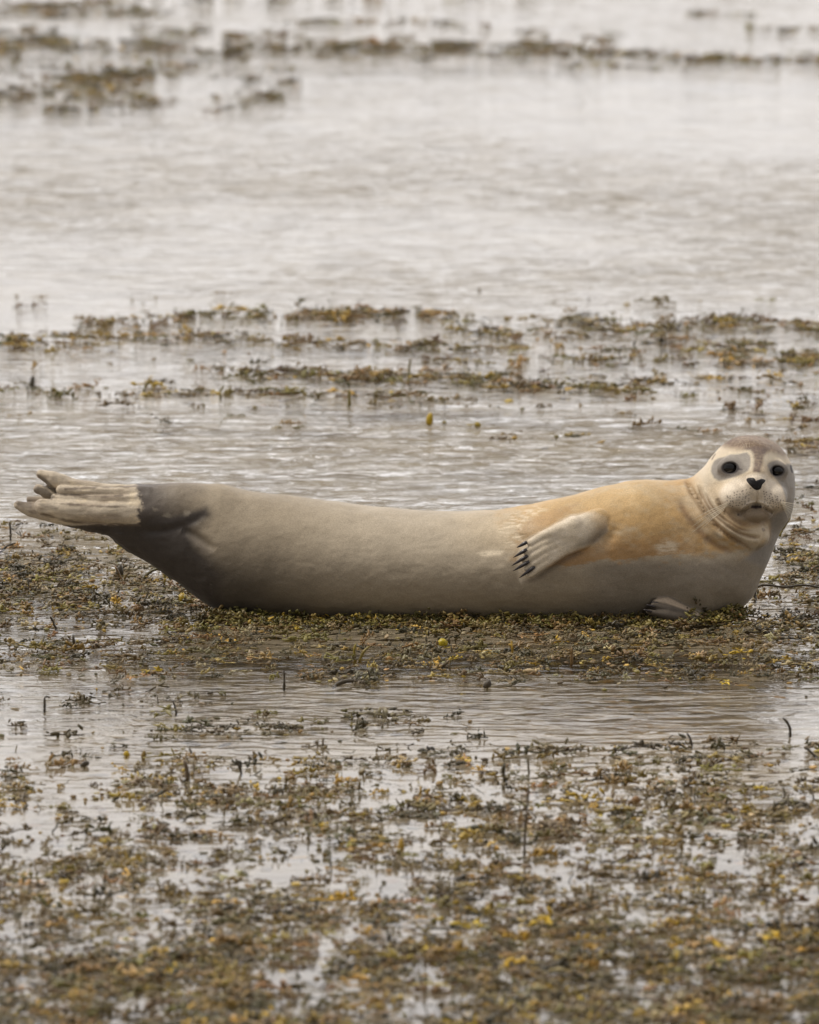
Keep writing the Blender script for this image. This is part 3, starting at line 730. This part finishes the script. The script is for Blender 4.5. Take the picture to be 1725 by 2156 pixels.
def scatter(name, items, label, kind='stuff', cat='seaweed', group=None, mat=None):
    """items: list of (template, pos (n,3), scale (n,3), yaw, tilt, tilt_dir, tint (n,3)) joined into one mesh"""
    VV = []; FQ = []; FT = []; CC = []; off = 0
    for (tv, tf), pos, sc, yaw, tilt, tdir, tint in items:
        n = len(pos)
        if n == 0: continue
        v = tv[None] * sc[:, None, :]
        c, s = np.cos(yaw), np.sin(yaw)
        x = v[..., 0] * c[:, None] - v[..., 1] * s[:, None]; y = v[..., 0] * s[:, None] + v[..., 1] * c[:, None]; z = v[..., 2]
        ct, st = np.cos(tilt)[:, None], np.sin(tilt)[:, None]; cd, sd_ = np.cos(tdir)[:, None], np.sin(tdir)[:, None]
        u = x * cd + y * sd_; w = -x * sd_ + y * cd
        u2 = u * ct + z * st; z2 = -u * st + z * ct
        x = u2 * cd - w * sd_; y = u2 * sd_ + w * cd
        VV.append((np.stack([x, y, z2], -1) + pos[:, None]).reshape(-1, 3))
        o = (off + np.arange(n) * len(tv))[:, None, None]
        if len(tf[0]): FQ.append((tf[0][None] + o).reshape(-1, 4))
        if len(tf[1]): FT.append((tf[1][None] + o).reshape(-1, 3))
        CC.append(np.repeat(tint, len(tv), 0)); off += n * len(tv)
    F = ([np.concatenate(FQ)] if FQ else []) + ([np.concatenate(FT)] if FT else [])
    o = mesh_np(name, np.concatenate(VV), F, mat or M_WEED, None, {'tint': np.concatenate(CC)})
    tag(o, label, cat, group, kind); return o

# bands of weed as they lie on the water, in photo coordinates: (x0, y0, x1, y1, half thickness, cover)
BANDS = [
 (-400, 112, 120, 98, 13, 1.0), (100, 100, 350, 103, 12, 1.0), (330, 112, 650, 112, 5, .8), (500, 100, 580, 103, 7, .7), (650, 104, 900, 108, 15, 1.1), (880, 106, 1180, 104, 12, 1.0), (1160, 112, 1400, 118, 7, .7), (1380, 123, 1725, 127, 7, .9), (1700, 128, 2200, 122, 8, .8),
 (-400, 20, 260, 12, 10, .9), (0, 68, 80, 64, 6, .7), (-300, 80, 0, 70, 7, .6), (260, 2, 560, 4, 5, .7), (120, 32, 300, 28, 5, .6), (560, 2, 1120, 0, 3, .3), (280, 68, 560, 74, 10, .3), (640, 48, 800, 50, 5, .5), (820, 36, 1000, 62, 8, .25), (1480, 30, 1550, 34, 5, .5), (1600, 64, 1725, 62, 5, .6), (1140, 80, 1290, 84, 10, .15),
 (150, 172, 330, 160, 9, .9), (190, 190, 260, 188, 10, .6), (-200, 205, 50, 205, 14, .8), (460, 206, 610, 196, 7, .5), (100, 232, 310, 222, 5, .6), (0, 135, 420, 135, 18, .2), (0, 200, 330, 215, 25, .18), (360, 145, 620, 160, 20, .12), (480, 230, 560, 220, 4, .3), (1100, 138, 1450, 148, 6, .12),
 (190, 682, 260, 680, 10, .6), (260, 688, 420, 672, 10, .45), (400, 668, 700, 668, 9, .95), (640, 668, 945, 668, 9, 1.05), (-400, 718, 180, 722, 14, .75), (180, 702, 360, 712, 16, .4), (360, 710, 640, 722, 9, .85), (620, 724, 980, 738, 6, .8), (960, 700, 1280, 712, 9, .5), (950, 672, 1240, 676, 9, .2),
 (1240, 692, 1500, 698, 16, .85), (1480, 682, 1725, 694, 13, 1.1), (1720, 690, 2200, 700, 16, .9), (1380, 722, 1600, 730, 14, .4), (860, 726, 1240, 738, 7, .3), (900, 762, 1180, 762, 8, .35), (1200, 764, 1725, 768, 9, .4), (1660, 762, 1725, 762, 9, .8), (1700, 765, 2200, 760, 10, .7), (1180, 742, 1725, 752, 18, .14),
 (440, 780, 520, 786, 7, .55), (520, 790, 900, 796, 10, .9), (740, 792, 1080, 802, 11, 1.05), (1020, 812, 1350, 828, 7, 1.0), (1000, 796, 1250, 800, 10, .4), (0, 820, 420, 826, 12, .2), (-400, 815, 0, 825, 12, .3), (270, 822, 310, 818, 8, .5), (400, 830, 880, 838, 6, .75), (860, 850, 1140, 850, 9, .12), (1350, 800, 1725, 840, 30, .17), (1350, 818, 1725, 790, 5, .35), (1500, 868, 1725, 876, 10, .12), (1700, 830, 2200, 840, 30, .3),
 (-400, 740, 1725, 750, 30, .03), (-400, 860, 1900, 880, 30, .015), (-300, 640, 1900, 650, 25, .02), (1040, 920, 1290, 922, 14, .06), (1680, 935, 1725, 940, 14, .5), (1560, 905, 1800, 905, 20, .06),
 # round the seal
 (1690, 1050, 2200, 1050, 40, .2), (1670, 1130, 2200, 1130, 30, .45), (1650, 1185, 2200, 1190, 22, .95), (1640, 1225, 2200, 1230, 14, .8), (1600, 1262, 2200, 1270, 22, .5), (1590, 1240, 1725, 1236, 5, .8),
 (-400, 1125, 240, 1125, 18, .25), (-400, 1168, 250, 1170, 18, .6), (-400, 1205, 330, 1215, 22, 1.0), (-400, 1250, 430, 1258, 26, 1.15), (60, 1180, 330, 1195, 12, .8), (-400, 1285, 460, 1292, 15, .9),
 (300, 1296, 700, 1300, 14, 1.25), (650, 1303, 1200, 1310, 14, 1.3), (1150, 1318, 1725, 1322, 18, 1.35), (1700, 1320, 2200, 1320, 22, 1.1), (1340, 1305, 1480, 1312, 12, 1.2), (1540, 1308, 2200, 1300, 12, .8),
 (-400, 1318, 450, 1322, 12, .35), (400, 1330, 1200, 1335, 18, .8), (1100, 1350, 2200, 1355, 22, 1.0), (-400, 1362, 420, 1365, 20, .7), (380, 1375, 1150, 1380, 26, .55), (1050, 1392, 2200, 1400, 26, .8), (-400, 1398, 400, 1402, 15, .6), (100, 1420, 500, 1425, 12, .25), (650, 1418, 1100, 1425, 16, .45), (1150, 1428, 2200, 1425, 12, .55), (-400, 1340, 2200, 1345, 90, .12),
 (700, 1442, 790, 1438, 8, .8), (-400, 1490, 450, 1480, 18, .16), (150, 1480, 260, 1476, 14, .3), (340, 1512, 430, 1522, 9, .3), (430, 1538, 650, 1545, 8, .95), (640, 1535, 720, 1530, 8, .5), (720, 1530, 880, 1522, 16, .75), (540, 1520, 620, 1530, 12, .5), (850, 1512, 1000, 1518, 10, .16), (-400, 1540, 1000, 1560, 20, .06),
 (-400, 1588, 300, 1592, 10, .07), (380, 1610, 430, 1600, 22, .7), (-400, 1640, 60, 1645, 10, .5), (0, 1605, 700, 1615, 20, .12), (640, 1600, 1725, 1610, 22, .3), (1000, 1585, 2200, 1590, 14, .35), (1450, 1560, 1725, 1580, 12, .16),
]
GAPS = [  # bright open water between the clumps: (x, y, half width, half height)
 (200, 1650, 90, 10), (1080, 1690, 90, 12), (700, 1695, 120, 9), (430, 1790, 80, 16), (560, 1840, 190, 24), (870, 1850, 120, 22), (330, 1930, 150, 13), (60, 1960, 60, 16), (930, 1735, 70, 12), (1460, 1760, 90, 14), (1330, 1800, 100, 10),
 (1180, 1830, 90, 12), (1560, 1830, 70, 14), (1350, 1945, 70, 12), (1130, 1900, 50, 14), (1550, 1925, 90, 10), (600, 2055, 100, 14), (300, 2110, 70, 24), (120, 2130, 90, 20), (830, 2120, 90, 22), (1650, 2090, 100, 16), (1160, 2150, 60, 22), (920, 2040, 70, 9), (1500, 2030, 80, 10), (1680, 1900, 60, 16), (80, 1730, 80, 10), (250, 1700, 90, 8), (760, 1960, 70, 10)]
def density(px, py):
    d = np.zeros(len(px))
    for x0, y0, x1, y1, h, c in BANDS:
        t = (px - x0) / (x1 - x0); yc = y0 + (y1 - y0) * np.clip(t, 0, 1)
        wob = (fbm(px / 70, yc / 9 + 3.1, 0, 3) - .5) * h * 1.6
        e = np.where(t < 0, -t, np.where(t > 1, t - 1, 0)) * abs(x1 - x0) / 26
        q = ((py - yc - wob) / h) ** 2 + e ** 2
        d = np.maximum(d, c * np.exp(-q ** 1.5 * .9))
    # the wide foreground drift
    n = fbm(px / 150, py / 26, 5.0, 4); n2 = fbm(px / 60 + 9, py / 13, 9.0, 3)
    fg = sstep(1600, 1690, py + (n - .5) * 70) * (.38 + .30 * sstep(1900, 2040, py)) * (.34 + 1.15 * sstep(.40, .62, n * .4 + n2 * .25 + .35 * fbm(px / 130 + 3, py / 7.5, 4.0, 2)))
    gap = np.ones(len(px))
    for x, y, w, h in GAPS:
        q = ((px - x) / w) ** 2 + ((py - y) / h) ** 2; gap *= 1 - .88 * np.exp(-q ** 2)
    fg = fg * gap
    n3 = fbm(px / 30, py / 8, 2.0, 3)
    d = d * (.35 + 1.3 * sstep(.35, .62, n3))
    d = d * (1 - .05 * sstep(1318, 1330, py) * (1 - sstep(1440, 1460, py)))
    return np.maximum(d, fg)

def pick_tint(n, py, px, weights):
    names = list(weights); w = np.array([weights[k] for k in names], float); w /= w.sum()
    # neighbours share a colour: drive the choice by slow noise as well as chance
    r = np.clip(rng.random(n) * .55 + (fbm(px / 45, py / 12, 7.7, 3) - .25) * .9 * 1, 0, .9999)
    r = np.where(rng.random(n) < .45, rng.random(n), r)
    i = np.searchsorted(np.cumsum(w), r); i = np.minimum(i, len(names) - 1)
    t = np.array([TINTS[k] for k in names])[i]
    t = t * .72 + np.array([.15, .125, .042]) * .28
    return t * np.exp(rng.normal(0, .38, (n, 1))) * rng.uniform(.92, 1.08, (n, 3))

BL = [blob_template(8, 5, .10, s) for s in range(6)]; BS = [blob_template(6, 4, .12, s) for s in range(4)]
FR = [frond_template(s) for s in range(8)]; SP = [sprig_template(s) for s in range(12)]; TW = [twig_template(s) for s in range(8)]

def weed_area(name, label, y0, y1, n_cand, weights, size=1.0, zs=1.0, small=False, tw=.02, fr=.10, sp=.36, sink=0.0, zspread=.006):
    px = rng.uniform(-380, 2110, n_cand); py = rng.uniform(y0, y1, n_cand)
    keep = rng.random(n_cand) < np.clip(density(px, py), 0, 1.4) / 1.4
    px, py = px[keep], py[keep]
    p = ground(px, py, 0.0)
    # not inside the animal
    Xs = p[:, 0] / U + 862.5; Ds = -p[:, 1] / U
    ok = ~((Xs > 430) & (Xs < 1560) & (np.abs(Ds) < 62) ); 
    p, px, py = p[ok], px[ok], py[ok]; n = len(p)
    den = density(px, py)
    kind = rng.random(n); items = []
    wtint = pick_tint(n, py, px, weights)
    def sel(m, templ, sx, sy, sz, tiltmax, z, flat_yaw=None):
        m = np.flatnonzero(m)
        if len(m) == 0: return
        grp = rng.integers(0, len(templ), len(m))
        for g in range(len(templ)):
            k = m[grp == g]; q = len(k)
            if q == 0: continue
            s = np.stack([rng.uniform(*sx, q), rng.uniform(*sy, q), rng.uniform(*sz, q) * zs], 1) * size * np.exp(np.clip(rng.normal(0, .25, (q, 1)), -.5, .4))
            pos = p[k].copy(); pos[:, 2] = z + rng.random(q) * zspread * (.3 + den[k]) - sink
            tk = wtint[k] if templ is SP or templ is BL or templ is BS else np.array([.09, .07, .03]) * np.exp(rng.normal(0, .4, (q, 1)))
            items.append((templ[g], pos, s, rng.uniform(0, 6.28, q) if flat_yaw is None else rng.normal(0, flat_yaw, q) + np.pi * (rng.random(q) < .5), np.abs(rng.normal(0, tiltmax, q)), rng.uniform(0, 6.28, q), tk))
    sel(kind < sp, SP, (.04, .075), (.04, .075), (.035, .085), .06, .0004, .55)
    sel((kind >= sp) & (kind < 1 - tw - fr), BS if small else BL, (.004, .009), (.0025, .006), (.0010, .0032), .30, .0004)
    sel((kind >= 1 - tw - fr) & (kind < 1 - tw), FR, (.035, .06), (.035, .06), (.03, .06), .25, .001)
    m = rng.random(n) < .15                                            # pieces just under the surface
    if m.any():
        k = np.flatnonzero(m); q = len(k); pos = p[k].copy() + rng.normal(0, .02, (q, 3)); pos[:, 2] = -rng.uniform(.008, .03, q)
        items.append((BL[0], pos, np.stack([rng.uniform(.01, .025, q), rng.uniform(.006, .014, q), rng.uniform(.001, .003, q)], 1), rng.uniform(0, 6.28, q), np.zeros(q), np.zeros(q), wtint[k]))
    sel(kind >= 1 - tw, TW, (.016, .032), (.016, .032), (.012, .03), .75, -.003)
    scatter(name, items, label)
    return n

WN = {'olive': 4, 'grey': 1.6, 'brown': 3, 'rust': 1.0, 'pale': 1.0, 'dark': 3.0, 'ochre': 1.4, 'yellow': .3}
WF = {'dark': 3, 'brown': 3, 'olive': 3, 'rust': 1, 'ochre': 1.5}
counts = []
counts.append(weed_area('seaweed_mat', 'blurred dark band of floating seaweed far out on the water', 0, 250, 30000, WF, 1.05, .8, True))
counts.append(weed_area('seaweed_mat', 'thin strips of brown seaweed afloat behind the seal', 600, 960, 29000, {'olive': 4, 'brown': 2.5, 'rust': 1.3, 'ochre': 2.2, 'pale': 1, 'dark': 1.0}, 1.0, .85, True))
counts.append(weed_area('seaweed_mat', 'olive and rust bladder wrack lying all round the seal', 1020, 1460, 26000, WN, .8))
counts.append(weed_area('seaweed_mat', 'sparse line of wrack in the calm water below the seal', 1460, 1600, 5500, {'olive': 2, 'dark': 3, 'grey': 3, 'brown': 2, 'ochre': .5}, .9))
counts.append(weed_area('seaweed_mat', 'broad out of focus drift of wrack filling the foreground', 1600, 2300, 40000, {'olive': 4, 'grey': 1.2, 'brown': 3, 'rust': 1.3, 'pale': 1.4, 'dark': 1.6, 'ochre': 2.6, 'yellow': 1.3}, .85, fr=.12, tw=.06))
def heap():
    n = 1500; X = rng.uniform(435, 1560, n); X = np.where(rng.random(n) < .25, rng.uniform(1130, 1500, n), X)
    D = rng.uniform(70, 150, n) * np.where(X > 1450, .8, 1); base = np.interp(X, [430, 470, 520, 1500, 1560], [.3, .6, 1, 1, .5]); D = D * base
    z = rng.random(n) ** 1.4 * 15 * (1 - np.clip((D - 85) / 75, 0, 1)) * (.15 + 1.6 * vnoise(X / 38, 0, 0) ** 1.5)
    pos = np.stack([(X - 862.5) * U, -D * U, z * U + .001], 1); items = []
    t = pick_tint(n, z * 0 + 1300, X, {'dark': 2, 'olive': 4, 'brown': 2, 'ochre': 1, 'yellow': .25})
    g = rng.integers(0, 12, n)
    for k in range(12):
        m = np.flatnonzero(g == k); q = len(m); s = rng.uniform(.035, .07, (q, 1)) * np.ones((q, 3))
        items.append((SP[k], pos[m], s, rng.normal(0, .7, q), np.abs(rng.normal(0, .25, q)), rng.uniform(0, 6.28, q), t[m]))
    scatter('seaweed_heap', items, 'dark olive weed pushed up in a low ridge against the belly of the seal')
heap()
print('weed pieces', counts)

# ------------------------------------------------------------------ single pieces of weed one can point to
def place(name, V, F, base, tint, label, cat, parent=None, group=None):
    base = np.array(base)
    o = mesh_np(name, V - base, F, M_WEED, parent, {'tint': np.tile(np.array(tint)[None] if not isinstance(tint, str) else np.array(TINTS[tint])[None], (len(V), 1))})
    if parent is None: o.location = base; tag(o, label, cat, group)
    return o
def up_from(b, dx, h):                                  # a point h photo units above and dx beside the ground point b
    k = np.linalg.norm(b - CAMP) / DIST * U
    return b + np.array([dx * k, 0, h * k / math.cos(PITCH)])
def strand(base, path, r, tint):
    """path: list of (dx, h) in photo units from the base"""
    b = ground(*base)[0]; q = spline([(0, -6)] + list(path), 3)
    pts = [up_from(b, x, h) + np.array([0, rng.normal(0, .002), 0]) for x, h in q]
    n = len(pts); k = np.linalg.norm(b - CAMP) / DIST * U
    rad = [r * k * (1 - .35 * i / n) * rng.uniform(.8, 1.2) for i in range(n)]; rad[-1] *= .4
    v, f = tube(pts, rad, 7); return v, f, b
def join(parts):
    V = []; Q4 = []; T3 = []; o = 0
    for v, f in parts:
        V.append(v); Q4.append(f[0] + o); T3.append(f[1] + o); o += len(v)
    return np.concatenate(V), [np.concatenate(Q4), np.concatenate(T3)]
def stalk(base, paths, r, tint, label, name='seaweed_stalk', cat='seaweed stalk'):
    ps = []
    if isinstance(paths[0][0], (int, float)): paths = [paths]
    for p in paths:
        v, f, b = strand(base, p, r, tint); ps.append((v, f))
    V, F = join(ps); return place(name, V, F, b, tint, label, cat)
def pod(base, w, h, tint, label, lean=0, leaf=None, deep=.8):
    """a swollen bladder of width w and height h standing on the water, with a stem and perhaps a leaf"""
    b = ground(*base)[0]; k = np.linalg.norm(b - CAMP) / DIST * U
    root = bpy.data.objects.new('seaweed_bladder', None); C.objects.link(root); root.location = b; tag(root, label, 'seaweed bladder')
    v, f = uvsphere(14, 10); v = v.copy(); v[:, 0] *= 1 - .25 * v[:, 2]; v *= 1 + .05 * rng.normal(0, 1, (len(v), 1))
    v = v * np.array([w / 2, w / 2 * deep, h / 2]) * k; v[:, 0] += v[:, 2] * math.tan(lean); v[:, 2] += h * .42 * k
    place('bladder', v, f, (0, 0, 0), tint, None, None, root)
    v, f = tube([np.array([x * w * k, 0, -z * k]) for x, z in ((-.1, 6), (-.05, 3), (0, -1), (.02, -h * .2))], [1.5 * k, 1.6 * k, 2.0 * k, 2.0 * k], 6)
    place('stem', v, f, (0, 0, 0), 'olive', None, None, root)
    if leaf:
        v, f = uvsphere(10, 6); v = v * np.array([leaf[1], leaf[1] * .8, 1.6]) * k; v[:, 0] += leaf[0] * k; v[:, 2] += leaf[2] * k + np.abs(v[:, 0] - leaf[0] * k) * .2
        place('leaf', v, f, (0, 0, 0), tint, None, None, root)
YE = (.40, .27, .015)
pod((905, 893), 15, 27, YE, 'tall bright yellow bladder alone on the rippled water above the back of the seal', .12)
pod((1006, 898), 15, 11, (.30, .22, .03), 'squat yellow green bladder with a leaf, right of the tall yellow one', 0, (-16, 9, 3))
pod((936, 891), 11, 6, (.22, .17, .03), 'tiny olive bladder floating between the two yellow ones behind the seal')
pod((1084, 924), 13, 7, 'ochre', 'small brown scrap of weed on open water above the shoulder of the seal', .3)
pod((1172, 922), 12, 7, 'olive', 'small olive scrap of weed on open water left of the seal head')
pod((386, 1272), 24, 26, (.34, .23, .02), 'bright ochre bladder cluster tucked under the tail end of the seal', -.2, (20, 14, 8))
pod((662, 1282), 13, 17, YE, 'small yellow bladder touching the lower flank of the seal')
pod((932, 1362), 22, 20, (.38, .29, .01), 'round yellow bladder in the weed below the belly of the seal', 0, (8, 12, -2))
pod((252, 1218), 17, 32, 'dark', 'dark oval pod standing under the hind flippers of the seal', .1)
pod((1027, 1448), 17, 18, 'dark', 'round dark lump at the near edge of the weed around the seal', .3)
pod((267, 1592), 14, 12, YE, 'small yellow bladder on white water in the left foreground')
pod((303, 1598), 11, 20, (.20, .13, .03), 'upright brown yellow tip just right of a small yellow bladder', .1)
pod((179, 1614), 18, 13, 'dark', 'black scrap lying alone on white water in the left foreground', .5)
pod((820, 1392), 16, 12, (.24, .13, .03), 'orange brown bladder in the thin weed below mid body')
pod((1424, 2024), 26, 20, (.36, .25, .02), 'blurred yellow bladder in the right foreground')
pod((1350, 2146), 34, 26, (.26, .17, .02), 'large blurred brown yellow bladder at the bottom edge of the photo')
pod((490, 1992), 60, 30, 'dark', 'large blurred dark lump in the near foreground drift', 0, (40, 22, 6))
pod((1790 - 450, 1690), 20, 16, 'rust', 'blurred rust red bladder in the middle of the right foreground', 0)
pod((845, 1795), 14, 34, 'ochre', 'blurred ochre stub standing in the centre foreground', .05)
stalk((1640, 1128), [(8, 14), (17, 27), (25, 41)], 3.2, 'olive', 'short green stalk poking out right beside the neck of the seal')
stalk((1592, 1262), [(-2, 12), (2, 26), (24, 30), (60, 26), (100, 30), (140, 24)], 3.4, 'dark', 'long dark branch lying on the water right of the seal chest', 'seaweed_branch', 'seaweed branch')
stalk((1062, 1298), [(4, 9), (-3, 20), (2, 34)], 3.4, 'dark', 'crooked dark twig standing in front of the belly below the fore flipper')
stalk((1116, 1310), [(-4, 8), (-4, 24)], 3.0, 'dark', 'shorter dark twig just right of the crooked one below the fore flipper')
stalk((262, 1226), [(-14, 24), (-20, 34)], 3.0, 'brown', 'brown stalk leaning left under the raised tail')
stalk((300, 1232), [(6, 18), (30, 34), (52, 24), (64, 4)], 4.2, (.09, .075, .03), 'arched olive strap looping beside the tail of the seal', 'seaweed_strap', 'seaweed strap')
stalk((346, 1232), [(2, 24), (4, 44)], 3.0, 'olive', 'straight olive stalk right of the arched strap by the tail')
stalk((22, 1132), [(0, 18), (-2, 32)], 2.6, 'dark', 'thin bent dark stalk below the tip of the hind flipper')
stalk((0, 1158), [(14, 8), (30, 14)], 3.0, 'dark', 'dark stem leaning in from the left edge beside the flippers')
stalk((157, 1372), [(-1, 18), (-3, 36)], 3.8, 'dark', 'stout dark stalk standing in the weed at the left')
stalk((120, 1322), [(-8, 12), (-14, 24)], 2.6, 'dark', 'pair of thin dark stalks on calm water at the left')
stalk((598, 1448), [(1, 16), (0, 36)], 3.2, 'dark', 'single upright dark stalk at the near edge of the weed under the tail half')
stalk((748, 1388), [(-2, 18), (2, 34)], 3.4, (.22, .17, .03), 'yellow green stalk leaning left in a V with its neighbour')
stalk((756, 1388), [(10, 16), (24, 28)], 3.4, (.20, .15, .03), 'yellow green stalk leaning right in a V with its neighbour')
stalk((1204, 1396), [(0, 18), (1, 34)], 3.4, 'brown', 'upright brown stalk in the weed below the fore flipper')
stalk((1080, 1385), [(-1, 20), (-3, 36)], 3.0, 'ochre', 'thin ochre stalk among orange bits below the belly')
stalk((700, 1442), [(20, 6), (50, 8), (80, 2)], 5.0, 'dark', 'flat dark strap lying at the edge of the calm water under mid body', 'seaweed_strap', 'seaweed strap')
stalk((777, 1440), [(2, 16), (-4, 34)], 2.2, 'dark', 'thin curved stem rising from the flat dark strap')
stalk((1664, 1545), [(0, 10), (-6, 24), (-16, 34)], 3.4, 'dark', 'curved black stalk alone on the calm water at the right')
stalk((1458, 1570), [(-4, 14), (-12, 28)], 3.0, 'dark', 'leaning dark stalk at the far edge of the right foreground drift')
stalk((1722, 1592), [(-14, 8), (-28, 20)], 3.6, 'dark', 'black twig slanting in from the right edge of the calm water')
stalk((738, 1528), [(4, 12), (2, 26)], 3.0, 'olive', 'forked stalk on the strip of weed in the calm water')
stalk((372, 1502), [(-3, 12), (-8, 26)], 2.8, 'dark', 'slim dark stalk above the left end of the calm water strip')
stalk((94, 1494), [(0, 12), (1, 26), (12, 26)], 3.0, 'dark', 'hooked dark stalk in the calm water at the left')
stalk((396, 1640), [(-2, 16), (-8, 40)], 6.0, (.09, .06, .03), 'pointed brown clump standing at the far edge of the left foreground', 'seaweed_clump', 'seaweed clump')
stalk((510, 1628), [(-6, 14), (-14, 32)], 3.4, 'dark', 'leaning dark stalk right of the pointed brown clump')
stalk((1066, 1640), [(-6, 14), (-4, 34)], 5.4, (.06, .05, .025), 'curved dark green clump in the middle of the foreground', 'seaweed_clump', 'seaweed clump')
stalk((1104, 1800), [(2, 50), (6, 100), (10, 150)], 3.6, (.09, .065, .04), 'very tall thin blurred stalk in the right foreground')
stalk((968, 1752), [(12, 5), (44, 9), (76, 6), (96, -3)], 7.0, (.05, .045, .018), 'humped dark green strap in the centre of the foreground', 'seaweed_strap', 'seaweed strap')
stalk((1620, 1700), [(30, 12), (60, 10), (90, 2)], 7.0, 'dark', 'dark glossy strap lying at the right side of the foreground', 'seaweed_strap', 'seaweed strap')
stalk((1650, 1650), [(20, -10), (50, -26), (80, -40)], 3.4, 'olive', 'long olive stem slanting down above the dark glossy strap')
stalk((862, 800), [(0, 22), (3, 46)], 3.0, 'olive', 'tall forked stalk rising from the weed strip behind the seal')
stalk((736, 850), [(0, 16), (-1, 32)], 4.0, 'olive', 'stout stalk in the near strip behind the middle of the back')
stalk((790, 848), [(-2, 12), (4, 26)], 3.0, 'olive', 'slim stalk right of the stout one in the near strip')
stalk((300, 826), [(6, 12), (16, 26)], 3.0, 'olive', 'slanting olive stalk in the sparse weed above the hind flippers')
stalk((466, 838), [(-2, 12), (6, 26)], 3.0, 'olive', 'short stalk at the left end of the near strip behind the seal')
stalk((68, 812), [(0, 8), (2, 20)], 5.5, 'dark', 'dark cone shaped tip standing at the far left behind the seal', 'seaweed_clump', 'seaweed clump')
stalk((478, 662), [(6, 14), (16, 28)], 2.4, 'olive', 'thin stem slanting up from the far strip of weed')
stalk((1230, 112), [(-4, 16), (10, 36), (28, 30), (36, 12)], 3.0, 'brown', 'blurred arched stem on the farthest weed band')
